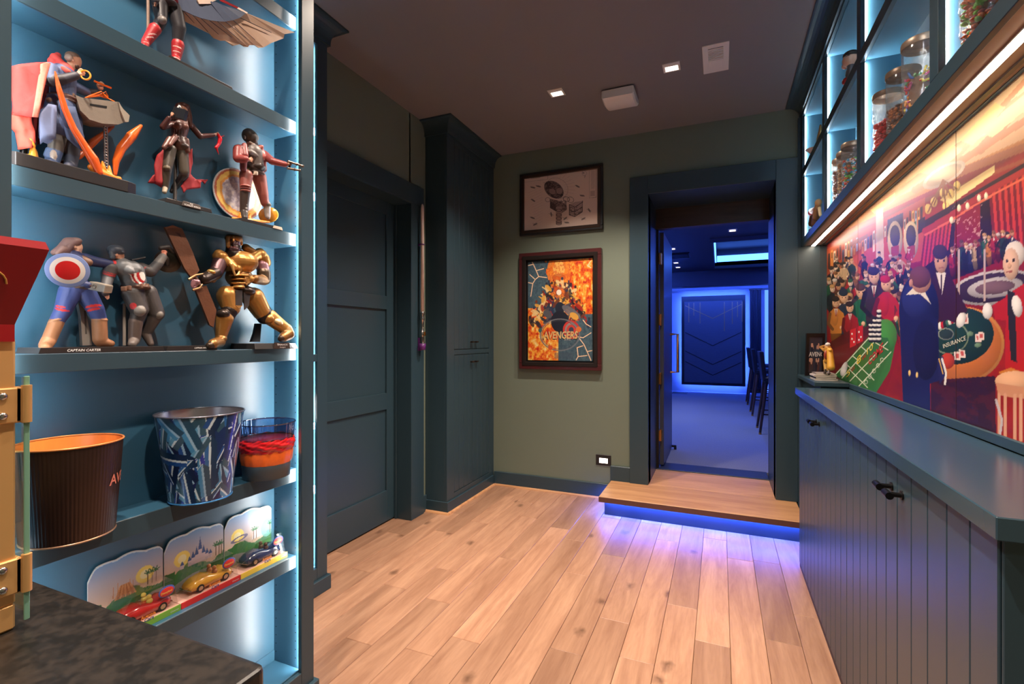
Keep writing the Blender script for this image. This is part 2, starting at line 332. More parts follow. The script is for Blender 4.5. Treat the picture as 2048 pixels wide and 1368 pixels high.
# light coves
cv = thing('cove_light', 'blue light strip glowing in the theatre ceiling recess', 'light', (1.4, 9.9, 2.9))
bx('diffuser', emis('led_cove', (.06,.20,1.0), 6.0), cv, -.05, 2.9, 9.95, 9.985, 2.82, 2.93, b=0)
bx('diffuser', emis('led_cove', (.06,.20,1.0), 6.0), cv, -.085, -.06, 7.5, 9.9, 2.80, 2.84, b=0)
cv2 = thing('cove_light', 'blue light strip along top of the theatre end wall', 'light', (0, 11.0, 2.4))
bx('diffuser', ledth, cv2, -1.5, 2.9, 10.905, 10.915, 2.50, 2.53, b=0)
added_strip_r = thing('cove_light', 'added unseen blue light strip along the theatre ceiling above stools', 'light', (1.9, 7.5, 2.7)); bx('diffuser', ledth, added_strip_r, 1.6, 1.62, 5.2, 10.4, 2.735, 2.749, b=0)  # added strip out of sight, brings more blue light into the theatre
added_strip_l = thing('cove_light', 'added unseen blue light strip along theatre ceiling behind the open door', 'light', (-1.4, 7.5, 2.7)); bx('diffuser', ledth, added_strip_l, -1.42, -1.40, 5.0, 10.4, 2.735, 2.749, b=0)  # added strip hidden by the door, throws blue light on the passage jambs
# wall panel with gold inlay, glowing edge
wp = thing('wall_panel', 'tall dark wall panel with thin gold chevron lines, blue glow behind', 'panel', (-.15, 11.95, .36))
q0, q1 = onY(1363, 592, 11.80), onY(1491, 592, 11.80)
PX0, PX1, PZ0, PZ1 = q0.x, q1.x, .33, 2.34
slat = mat('panel_slats', (74,74,80), .5, var=.25, scale=40, stretch=(.3,1,6))
bx('backing', mat('panel_frame', (18,19,24), .4), wp, PX0, PX1, 11.80, 11.85, PZ0, PZ1, b=.003)
bx('field', slat, wp, PX0+.06, PX1-.06, 11.792, 11.80, PZ0+.06, PZ1-.12, b=.002)
gold = mat('gold_inlay', (190,150,105), .35, metal=.8)
dkin = mat('dark_inlay', (20,20,24), .4, metal=.3)
mx = (PX0+PX1)/2
def inlay(a, b_, m):
    a = Vector((a[0], 11.789, a[1])); b_ = Vector((b_[0], 11.789, b_[1])); d = (b_-a); n_ = d.cross(Vector((0,1,0))).normalized()
    MB().obox((a+b_)/2, d/2, n_*.006, Vector((0,.003,0))).build('inlay_line', m, wp)
for zt, m in ((2.13, gold), (1.52, dkin), (1.10, dkin), (.86, dkin)):
    inlay((PX0+.08, zt), (mx, zt-.30), m); inlay((PX1-.08, zt), (mx, zt-.30), m)
for fx, zl, m in ((.12,1.75,gold),(.20,1.9,gold),(.30,1.72,gold),(.68,1.55,gold),(.80,1.70,gold),(.88,1.85,gold),(.95,1.75,gold)):
    inlay((PX0+(PX1-PX0)*fx, 2.19), (PX0+(PX1-PX0)*fx, zl), m)
for a in ((PX0+.02, PX0+.04, PZ0+.04, PZ1-.04), (PX1-.04, PX1-.02, PZ0+.04, PZ1-.04), (PX0+.04, PX1-.04, PZ0+.02, PZ0+.04), (PX0+.04, PX1-.04, PZ1-.04, PZ1-.02)):
    bx('edge_light', ledth, wp, a[0], a[1], 11.852, 11.862, a[2], a[3], b=0)
wc = thing('wall_light', 'vertical blue light strip on theatre wall beside the dark curtain', 'light', (.9, 11.97, .2)); bx('diffuser', emis('led_theatre_soft', (.06,.16,1.0), 3.0), wc, .90, .97, 11.985, 11.999, .2, 2.44, b=0)
# pilaster with drape folds beside the panel
dr = thing('curtain', 'dark pleated curtain hanging right of the gold-lined panel', 'curtain', (.72, 11.8, .2))
b = MB(); pts = []; n = 40
for i in range(n+1):
    x = .60+.22*i/n; pts.append((x, 11.80+.025*math.sin(i*1.1)))
vs = [(x, y, z) for z in (.2, 2.44) for x, y in pts]+[(x, y+.03, z) for z in (.2, 2.44) for x, y in pts]
m_ = n+1
b.add(vs, [(i, i+1, m_+i+1, m_+i) for i in range(n)]+[(2*m_+i, 3*m_+i, 3*m_+i+1, 2*m_+i+1) for i in range(n)], True); b.build('drape', thd, dr)
bx('rail', blackm, dr, .58, .84, 11.79, 11.84, 2.43, 2.455)
# theatre ceiling downlights and vent
for px, py, lab in ((1465,460,'small square theatre downlight in front of the glowing ceiling recess'),(1475,500,'small square theatre downlight inside the glowing ceiling recess'),(1345,497,'small square theatre downlight between open door and dark ceiling vent'),(1352,525,'small square theatre downlight just beyond the dark ceiling vent'),(1356,534,'small square theatre downlight just beyond the dark ceiling vent')):
    zz = 2.75 if px != 1475 else 3.05
    p = onZ(px, py, zz); t = thing('ceiling_downlight', lab, 'light', p, 'theatre downlights')
    bx('trim', white, t, p.x-.05, p.x+.05, p.y-.07, p.y+.07, p.z-.008, p.z+.001); bx('lens', emis('theatre_lens', (1,.85,.75), 2.5), t, p.x-.035, p.x+.035, p.y-.05, p.y+.05, p.z-.0095, p.z-.008, b=0)
    if px in (1465, 1345, 1352): L_ = bpy.data.lights.new('downlight', 'SPOT'); L_.energy = 75; L_.color = (.75,.82,1); L_.spot_size = 1.6; L_.spot_blend = .8; L_.shadow_soft_size = .05; lo = bpy.data.objects.new('downlight_lamp', L_); C.objects.link(lo); lo.parent = t; lo.location = (0,0,-.015)
p = onZ(1362, 510, 2.75); t = thing('ceiling_vent', 'dark slotted vent in the blue theatre ceiling', 'vent', p)
bx('frame', blackm, t, p.x-.22, p.x+.14, p.y-.22, p.y+.22, 2.735, 2.751)
for i in range(5): bx('slat', blackm, t, p.x-.20, p.x+.12, p.y-.18+i*.085, p.y-.15+i*.085, 2.722, 2.735)
p = onZ(1360, 786, .165); t = thing('floor_vent', 'dark slotted floor vent on the theatre carpet', 'vent', p)
for i in range(2): bx('slot', blackm, t, p.x-.16, p.x+.16, p.y-.12+i*.24-.05, p.y-.12+i*.24+.05, .164, .172)
# open theatre door leaf
dl = struct(MB().box(-.525, -.485, 4.775, 5.62, .185, 2.372, b=.003).build('door_2', mat('door_blueblack', (62,68,88), .35, var=.06, scale=10, stretch=(1,1,.1))))
for z in (2.12, 1.55, 1.0, .47):
    h = MB().cyl((-.512, 4.752, z-.055), (-.512, 4.752, z+.055), .011, n=14).box(-.524, -.512, 4.705, 4.752, z-.05, z+.05, b=.002).box(-.523, -.50, 4.76, 4.777, z-.05, z+.05, b=.002)
    h.build('hinge', brass, dl)
hz0, hz1 = 1.02, 1.42
MB().tube([(-.485,5.42,hz0),(-.41,5.42,hz0),(-.41,5.42,hz1),(-.485,5.42,hz1)], .014, 4).build('pull_handle', brass, dl)
MB().cyl((-.45,5.60,.165),(-.45,5.60,.20),.014).box(-.486,-.44,5.585,5.615,.19,.21).build('door_stop', black, dl)
# bar stools
lea = mat('stool_leather', (28,30,40), .45, var=.1, scale=20)
lw = woodmat('stool_wood', (92,66,56), (60,42,36), knots=False, axis='Z', rnd=.05)
def stool(y, lab):
    t = thing('bar_stool', lab, 'stool', (.70, y, .165), 'bar stools in the theatre')
    z0 = .165
    MB().box(.50, .92, y-.22, y+.22, z0+.64, z0+.74, b=.03).build('seat', lea, t)
    MB().obox((.505, y, z0+.86), (.025,0,0), (0,.215,0), (-.02,0,.185)).build('backrest', lea, t, bevel=.012)
    for sx, sy in ((-1,-1),(-1,1),(1,-1),(1,1)):
        a = Vector((.71+sx*.165, y+sy*.17, z0+.66)); e = Vector((.71+sx*.245, y+sy*.25, z0))
        MB().cyl(e+UP*.02, a, .015, .022, n=8).build('leg', lw, t); MB().cyl(e, e+UP*.022, .0165, n=8).build('foot_cap', brass, t)
    MB().tube([(.51,y-.22,z0+.25),(.91,y-.22,z0+.25),(.91,y+.22,z0+.25),(.51,y+.22,z0+.25)], .009, 6, closed=True).build('footrest', lw, t)
for y, lab in ((7.15,'dark upholstered bar stool on splayed wooden legs, closest to the open doorway'),(8.75,'dark upholstered bar stool standing between the other two theatre stools'),(10.15,'dark upholstered bar stool closest to the gold-lined theatre panel')): stool(y, lab)
bt = thing('bar_ledge', 'dark bar ledge in front of the theatre stools', 'counter', (1.1, 8.6, .165))
bx('top', thd, bt, .95, 1.35, 5.6, 11.2, 1.19, 1.23, b=.004); bx('panel', thd, bt, 1.15, 1.2, 5.7, 11.1, .165, 1.19)
# ------------------------------------------------------------ tall built-in cabinet
CF = -1.965
tcab = thing('tall_cabinet', 'tall teal built-in cabinet with grooved double doors beside green wall', 'cabinet', (-2.06, 3.74, 0))
bx('carcass', teal, tcab, XL+.001, CF-.02, 3.312, YB-.001, .09, 2.985)
bx('base', teal, tcab, XL+.001, CF+.012, 3.304, YB-.017, 0, .093, b=.003)
bx('face_stile', teal, tcab, CF-.02, CF, 3.312, 3.425, .093, 2.985); bx('face_stile', teal, tcab, CF-.02, CF, 4.065, YB-.001, .093, 2.985)
bx('face_rail', teal, tcab, CF-.02, CF, 3.425, 4.065, 1.243, 1.282); bx('face_rail', teal, tcab, CF-.02, CF, 3.425, 4.065, .093, .135); bx('face_rail', teal, tcab, CF-.02, CF, 3.425, 4.065, 2.93, 2.985)
for z0, z1, kz in ((1.287, 2.927, 1.345), (.139, 1.238, 1.175)):
    for y0, y1, ky in ((3.428, 3.7435, 3.705), (3.7465, 4.062, 3.785)):
        d = bx('door', teal, tcab, CF-.019, CF-.006, y0, y1, z0, z1, b=.001)
        for i in range(4):
            wpl = (y1-y0)/4; bx('plank', teal, d, CF-.007, CF-.0005, y0+i*wpl+.0024, y0+(i+1)*wpl-.0024, z0, z1, b=.002)
        kb = MB().cyl((CF-.001,ky,kz),(CF+.024,ky,kz),.006,n=12).cyl((CF+.022,ky-.019,kz),(CF+.022,ky+.019,kz),.0075,n=12)
        kb.build('knob', mat('bronze', (66,48,38), .35, metal=.8), d)
crown('crown', teal, tcab, [(XL, 3.312), (CF, 3.312), (CF, YB-.001)], [(0,-1), (1,-1), (1,0)], cove(2.98, ZC-.001, .082))
sm = MB(); qround(sm, (CF+.012, 3.304, 0), (CF+.012, YB-.03, 0)); qround(sm, (-2.15, 3.304, 0), (CF+.028, 3.304, 0)); sm.build('shoe_moulding', oakx, tcab)
# ------------------------------------------------------------ figurine bookcase (front X -1.38)
BF = -1.38; SF = -1.416; BB = -1.527
bc = thing('bookcase', 'large teal lit bookcase full of costumed figurines and buckets', 'bookcase', (-1.45, .92, 0))
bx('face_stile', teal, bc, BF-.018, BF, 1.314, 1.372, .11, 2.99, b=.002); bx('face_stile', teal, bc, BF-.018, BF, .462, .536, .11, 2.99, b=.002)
bx('side_panel', teal_lit, bc, BB-.013, BF-.018, 1.324, 1.371, .0, 2.99); bx('side_panel', teal_lit, bc, BB-.013, BF-.018, .463, .526, .0, 2.99)
bx('back_panel', teal_lit, bc, BB-.013, BB, .526, 1.324, .1, 2.99, b=0)
bx('back_cleat', teal_lit, bc, BB, BB+.004, .527, 1.323, .177, .215, b=.001)
bx('bottom_board', teal_lit, bc, BB, BF-.018, .527, 1.323, .13, .177); bx('face_rail', teal, bc, BF-.018, BF, .536, 1.314, .11, .172, b=.002); bx('face_rail', teal, bc, BF-.018, BF, .536, 1.314, 2.86, 2.99, b=.002)
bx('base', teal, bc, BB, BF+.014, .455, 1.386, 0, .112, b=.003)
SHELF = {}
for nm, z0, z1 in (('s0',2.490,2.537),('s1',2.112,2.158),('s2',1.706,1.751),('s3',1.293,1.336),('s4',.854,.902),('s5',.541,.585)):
    bx('shelf', teal if False else teal_lit, bc, BB, SF-.004, .527, 1.323, z0, z1, b=.001); SHELF[nm] = z1
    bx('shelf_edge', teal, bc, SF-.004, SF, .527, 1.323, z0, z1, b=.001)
holes = MB()
for z in np.arange(.21, 2.8, .0308):
    if any(a-.008 < z < b_+.008 for a, b_ in ((2.490,2.537),(2.112,2.158),(1.706,1.751),(1.293,1.336),(.854,.902),(.541,.585))): continue
    for x in (-1.420, -1.517): holes.cyl((x, 1.3245, z), (x, 1.3235, z), .0022, n=6); holes.cyl((x, .5255, z), (x, .5265, z), .0022, n=6)
tag(holes.build('pin_holes', mat('hole_dark', (14,26,34), .8), bc), kind='stuff')
for y0, y1 in ((1.3178, 1.3238), (.5262, .5322)): led('light_strip', ledcool, bc, BF-.0186, y0, y1, .18, 2.86)
crown('crown', teal, bc, [(BB, 1.372), (BF, 1.372), (BF, .462)], [(0,1), (1,1), (1,0)], cove(2.985, ZC-.001, .08))
# ------------------------------------------------------------ second bookcase, set back beside the door
B2 = -1.985
b2 = thing('bookcase', 'narrow teal lit bookcase set back beside the dark panel door', 'bookcase', (-2.06, 1.73, 0))
bx('face_stile', teal, b2, B2-.018, B2, 1.996, 2.069, .075, 2.985, b=.002); bx('face_stile', teal, b2, B2-.018, B2, 1.40, 1.46, .075, 2.985, b=.002)
bx('side_panel', teal_lit, b2, XL+.001, B2-.018, 2.012, 2.068, 0, 2.985); bx('side_panel', teal_lit, b2, XL+.001, B2-.018, 1.40, 1.45, 0, 2.985)
bx('back_panel', teal_lit, b2, XL+.001, XL+.012, 1.45, 2.012, .075, 2.985, b=0); bx('base', teal, b2, XL+.001, B2+.016, 1.39, 2.083, 0, .078, b=.003)
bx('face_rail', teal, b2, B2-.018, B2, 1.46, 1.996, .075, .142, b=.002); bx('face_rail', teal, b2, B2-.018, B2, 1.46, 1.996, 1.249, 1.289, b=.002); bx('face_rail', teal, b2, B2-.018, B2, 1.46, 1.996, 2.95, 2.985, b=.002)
for z0, z1 in ((2.467,2.511),(2.115,2.162),(1.249,1.289),(.882,.92),(.534,.581),(.10,.142)): bx('shelf', teal_lit, b2, XL+.012, B2-.03, 1.451, 2.011, z0, z1, b=.001)
for y0, y1 in ((2.0000, 2.0110), (1.4505, 1.4575)): led('light_strip', ledcool, b2, B2-.0186, y0, y1, .15, 2.95)
crown('crown', teal, b2, [(XL, 2.069), (B2, 2.069), (B2, 1.40)], [(0,1), (1,1), (1,0)], cove(2.98, ZC-.001, .08))
# ------------------------------------------------------------ right wall: upper display unit
UF = .548; UB = XM
up = thing('wall_shelf_unit', 'teal wall shelf unit of lit cubbies above the mural, holding candy jars', 'shelving', (.63, 2.5, 2.045))
YS = [(4.078,4.137),(3.27,3.328),(2.487,2.545),(1.685,1.743),(.89,.948)]
for y0, y1 in YS: bx('face_stile', teal, up, UF, UF+.018, y0, y1, 2.095, 3.0, b=.0015)
for z0, z1 in ((2.046,2.095),(2.543,2.592),(2.985,3.05)): bx('face_rail', teal, up, UF-.0005, UF+.0175, .89, 4.137, z0, z1, b=.0015)
for y0, y1 in YS: bx('divider', teal_lit, up, UF+.018, UB-.012, y0+.009, y1-.009, 2.06, 2.99, b=0)
bx('back_panel', teal_lit, up, UB-.012, UB, .90, 4.137, 2.05, 2.99, b=0)
bx('bottom_board', teal_lit, up, UF+.018, UB-.012, .895, 4.135, 2.066, 2.092, b=0); bx('shelf_board', teal_lit, up, UF+.018, UB-.012, .895, 4.135, 2.555, 2.590, b=0); bx('top_board', teal_lit, up, UF+.018, UB-.012, .895, 4.135, 2.985, 3.0, b=0)
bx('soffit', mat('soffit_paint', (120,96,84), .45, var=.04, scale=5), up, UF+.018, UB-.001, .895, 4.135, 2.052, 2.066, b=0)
bx('light_channel', white, up, .610, .638, .9, 4.13, 2.0475, 2.052, b=0); bx('light_strip', ledwarm, up, .613, .635, .905, 4.125, 2.0455, 2.048, b=0)
bx('wire_channel', mat('channel_dark', (46,38,34), .4), up, .672, .684, .9, 4.13, 2.046, 2.052, b=0)
for i in range(4):
    for y0, y1 in ((YS[i][0]-.0085, YS[i][0]-.0005) if False else (YS[i][0]+.0030, YS[i][0]+.0088), (YS[i+1][1]-.0088, YS[i+1][1]-.0030)):
        for z0, z1 in ((2.10, 2.54), (2.60, 2.98)): led('light_strip', ledcool2, up, UF+.0186, y0, y1, z0, z1)
crown('crown', teal, up, [(UF, 4.138), (UF, .89)], [(-1,0), (-1,0)], cove(3.0, ZC-.001, .10))
# mural wall ledge, counter, base cabinet
lg = thing('ledge', 'teal end ledge behind the counter holding books and picture frame', 'shelf', (.62, 3.8, 0))
bx('top', teal, lg, .525, XM-.004, 3.43, YB-.035, 1.083, 1.11, b=.003); bx('body', teal, lg, .56, XM-.004, 3.45, YB-.035, 0, 1.083)
bs = bx('backsplash', teal, None, .700, XM-.0025, 1.05, 3.43, 1.0765, 1.108, b=.003); tag(bs, 'low teal backsplash strip between countertop and casino mural', 'trim')
ct = bx('countertop', mat('teal_counter', (52,74,86), .2, var=.05, scale=5), None, .42, .70, 1.056, 3.405, 1.036, 1.076, b=.002); tag(ct, 'long teal painted countertop on the grooved base cabinet', 'countertop')
KF = .44
kc = thing('base_cabinet', 'low teal base cabinet with grooved doors and black knobs under mural', 'cabinet', (.57, 2.25, 0))
bx('carcass', teal, kc, KF+.014, .70, 1.10, 3.385, .02, 1.036)
bx('toe_board', mat('toe_dark', (24,20,40), .5), kc, KF+.002, KF+.02, 1.10, 3.385, 0, .035)
bounds = [1.098, 1.619, 2.19, 2.775, 3.388]
for i in range(4):
    y0, y1 = bounds[i]+.001, bounds[i+1]-.001
    d = bx('door', teal, kc, KF+.006, KF+.015, y0, y1, .03, 1.034, b=.0008); n = round((y1-y0)/.0965)
    for j in range(n): bx('plank', teal, d, KF, KF+.0065, y0+(y1-y0)*j/n+.0018, y0+(y1-y0)*(j+1)/n-.0018, .03, 1.034, b=.0022)
    ky = (1.577, 1.662, 2.735, 2.815)[i]; kz = .96
    MB().cyl((KF+.001,ky,kz),(KF-.034,ky,kz),.0065,n=14).cyl((KF-.033,ky-.02,kz),(KF-.033,ky+.02,kz),.0095,n=14).cyl((KF+.001,ky,kz),(KF-.004,ky,kz),.012,n=14).build('knob', blackm, d)
bx('end_panel', teal, kc, KF+.004, .70, 1.092, 1.099, .02, 1.036); bx('end_stile', teal, kc, KF+.10, .70, 1.086, 1.093, .02, 1.036)
# soapstone counter with popcorn machine
def stone():
    m = bpy.data.materials.new('soapstone'); m.use_nodes = True; N = m.node_tree.nodes; L = m.node_tree.links; b = N['Principled BSDF']
    t = N.new('ShaderNodeTexCoord'); n = N.new('ShaderNodeTexNoise'); n.inputs['Scale'].default_value = 9; n.inputs['Detail'].default_value = 10; n.inputs['Roughness'].default_value = .7; n.inputs['Distortion'].default_value = 1.2; L.new(t.outputs['Object'], n.inputs['Vector'])
    n2 = N.new('ShaderNodeTexNoise'); n2.inputs['Scale'].default_value = 70; n2.inputs['Detail'].default_value = 6; L.new(t.outputs['Object'], n2.inputs['Vector'])
    ad = N.new('ShaderNodeMath'); ad.operation = 'MULTIPLY_ADD'; ad.inputs[1].default_value = .8; L.new(n2.outputs[0], ad.inputs[0]); L.new(n.outputs[0], ad.inputs[2])
    cr = N.new('ShaderNodeValToRGB'); e = cr.color_ramp.elements; e[0].position = .78; e[0].color = col4((24,23,22)); e[1].position = 1.0; e[1].color = col4((46,41,37)); L.new(ad.outputs[0], cr.inputs[0]); L.new(cr.outputs[0], b.inputs['Base Color'])
    b.inputs['Roughness'].default_value = .36
    bp = N.new('ShaderNodeBump'); bp.inputs['Strength'].default_value = .1; bp.inputs['Distance'].default_value = .001; L.new(n2.outputs[0], bp.inputs['Height']); L.new(bp.outputs[0], b.inputs['Normal']); return m
sc = bmesh.new()
pts = [(-1.54,-1.4),(-.575,-1.4)]+[(-.575-.012+.012*math.cos(t), .487-.012+.012*math.sin(t)) for t in (math.pi/2*i/4 for i in range(5))]+[(-1.364,.487),(-1.364,.452),(-1.54,.452)]
so = MB().prism([(x,y,.885) for x,y in pts], (0,0,.035)).build('stone_counter', stone(), None, bevel=.006); tag(so, 'black soapstone countertop with rounded corner under the popcorn machine', 'countertop')
bcab = thing('counter_base', 'teal cabinet carrying the black stone countertop', 'cabinet', (-1.05, -.4, 0))
bx('body', teal, bcab, -1.54, -.62, -1.38, .445, .1, .885); bx('base', teal, bcab, -1.54, -.68, -1.33, .40, 0, .1)
pm = thing('popcorn_machine', 'red and gold glass-sided popcorn machine standing on the stone counter', 'popcorn machine', (-1.2, .15, .92))
goldp = mat('gold_metal', (226,176,112), .35, metal=.45, var=.06, scale=3); redp = mat('red_enamel', (150,14,22), .35, coat=.3)
X0, X1, Y0, Y1 = -1.44, -1.005, -.06, .395
for x, y in ((X1-.028,Y1-.028),(X1-.028,Y0),(X0,Y1-.028),(X0,Y0)): bx('corner_post', goldp, pm, x, x+.028, y, y+.028, .96, 1.372, b=.003)
bx('base_pan', goldp, pm, X0, X1, Y0, Y1, .92, .962, b=.004)
for a in ((X1-.010,X1-.006,Y0+.03,Y1-.03),(X0+.006,X0+.01,Y0+.03,Y1-.03)): bx('glass_panel', glass('clear_glass', (240,250,246)), pm, a[0], a[1], a[2], a[3], .965, 1.37, b=0)
gd = bx('glass_door', glass('clear_glass', (240,250,246)), pm, X0+.02, X1+.004, Y1+.008, Y1+.014, .945, 1.31, b=0)
bx('glass_edge', mat('glass_edge_green', (120,165,140), .2), gd, X1+.002, X1+.0055, Y1+.0075, Y1+.0145, .93, 1.312, b=.001)
for z in (1.268, 1.004):
    hg = bx('hinge', goldp, pm, X1-.03, X1+.006, Y1-.004, Y1+.006, z-.028, z+.028, b=.003)
    bx('hinge_leaf', goldp, hg, X1, X1+.006, Y1-.055, Y1+.006, z-.027, z+.027, b=.002)
    MB().cyl((X1+.006,Y1+.010,z-.028),(X1+.006,Y1+.010,z+.03),.0065,n=14).build('hinge_barrel', goldp, hg)
    for dz in (-.015, .015): MB().sphere((X1+.007, Y1-.018, z+dz), (.004,.006,.006), 10, 6).build('screw', steel, hg)
# flared red hood: frustum, wider at the top
def ring(g, z, h_=-.004): return [(X0-g,Y0-g,z),(X1+g,Y0-g,z),(X1+g,Y1+h_,z),(X0-g,Y1+h_,z)]
vs = ring(.006,1.366)+ring(.006,1.392)+ring(.048,1.508,.020)+ring(.044,1.52,.017)
MB().add(vs, [(0,3,2,1)]+[(j*4+i, j*4+(i+1)%4, (j+1)*4+(i+1)%4, (j+1)*4+i) for j in range(3) for i in range(4)]+[(12,13,14,15)]).build('hood', redp, pm)
sw = []
for i in range(26):
    t = i/25*2.6*math.pi; r_ = .021-.0062*t/math.pi*.9; sw.append(Vector((0, r_*math.cos(t), r_*math.sin(t))))
sp = []
for v in sw:
    zz = 1.452+v.z; k_ = (zz-1.392)/.116; sp.append((X1+.006+.042*k_+.0008, .352+v.y, zz))
MB().tube(sp, .0014, 6).build('swirl_ornament', mat('gold_paint', (205,150,70), .4), pm)
kt = MB().lathe([(0,1.19),(.07,1.19),(.085,1.23),(.085,1.29),(.0,1.30)], (-1.24,.16,0), 24); kt.build('kettle', steel, pm); MB().cyl((-1.24,.16,1.29),(-1.24,.16,1.37),.008).build('kettle_rod', steel, pm)
# ------------------------------------------------------------ ceiling fixtures
def downlight(x, y, label, visible=True):
    t = thing('ceiling_downlight', label, 'light', (x, y, ZC), 'room downlights'); r = .042; o = .052
    fr = MB().box(x-o,x-r,y-o,y+o,ZC-.004,ZC+.001).box(x+r,x+o,y-o,y+o,ZC-.004,ZC+.001).box(x-r,x+r,y-o,y-r,ZC-.004,ZC+.001).box(x-r,x+r,y+r,y+o,ZC-.004,ZC+.001)
    fr.build('trim', white, t)
    bx('reflector', white, t, x-r, x+r, y-r, y+r, ZC-.0008, ZC-.0001, b=0)
    bx('lens', emis('downlight_lens', WARM, 7.0), t, x-r*.9, x+r*.9, y-r*.2, y+r, ZC-.0015, ZC-.0005, b=0)
    L_ = bpy.data.lights.new('downlight', 'SPOT'); L_.energy = SPOT_W; L_.color = WARM; L_.spot_size = math.radians(114); L_.spot_blend = .6; L_.shadow_soft_size = .035
    lo = bpy.data.objects.new('downlight_lamp', L_); C.objects.link(lo); lo.parent = t; lo.location = (0, 0, -.01); lo['label'] = 'lamp'
downlight(-1.049, 3.252, 'square recessed downlight closest to the tall cabinet'); downlight(-.282, 3.232, 'square recessed downlight between white box and slotted vent')
for i, (x, y) in enumerate(((-1.05,1.85),(-.28,1.85),(-1.05,.5),(-.28,.5),(-.3,-1.2))): downlight(x, y, 'assumed unseen square ceiling downlight over the near part of the room')  # assumed fixtures out of view, added to brighten the near room
vt = thing('ceiling_vent', 'white rectangular ceiling vent with one slotted half', 'vent', (-.024, 3.235, ZC))
bx('plate', white, vt, -.098, .05, 3.074, 3.396, ZC-.006, ZC+.001, b=.002)
bx('opening', black, vt, -.065, .017, 3.11, 3.25, ZC-.0068, ZC-.005, b=0); bx('damper', white, vt, -.065, .017, 3.255, 3.37, ZC-.008, ZC-.005, b=.001)
for i in range(9): bx('slat', white, vt, -.067, .019, 3.113+i*.0155, 3.121+i*.0155, ZC-.011, ZC-.006, b=0)
cp = thing('ceiling_speaker', 'white rounded box fixture mounted flat on the ceiling', 'speaker', (-.65, 3.45, ZC))
b = MB(); n = 10; pr = []
for i in range(n+1):
    t = i/n; pr.append((3.335+.235*t, ZC-.028-.052*math.sin(math.pi*min(1, .25+t*.62))))
vs = [(x, y, z) for x in (-.752,-.742,-.545,-.535) for y, z in [(3.335, ZC-.012)]+pr+[(3.57, ZC-.012)]]
for i_ in (0, 3):
    for j_ in range(n+3):
        v = vs[i_*(n+3)+j_]; vs[i_*(n+3)+j_] = (v[0], 3.45+(v[1]-3.45)*.95, min(v[2]+.012, ZC-.012))
m_ = n+3
b.add(vs, [(i*m_+k, i*m_+(k+1)%m_, (i+1)*m_+(k+1)%m_, (i+1)*m_+k) for i in range(3) for k in range(m_)], False); b.add(vs, [list(range(m_)), list(range(3*m_, 4*m_))]); b.build('cover', white, cp, tri=True)
bx('mount', black, cp, -.735, -.552, 3.36, 3.55, ZC-.014, ZC, b=.002)
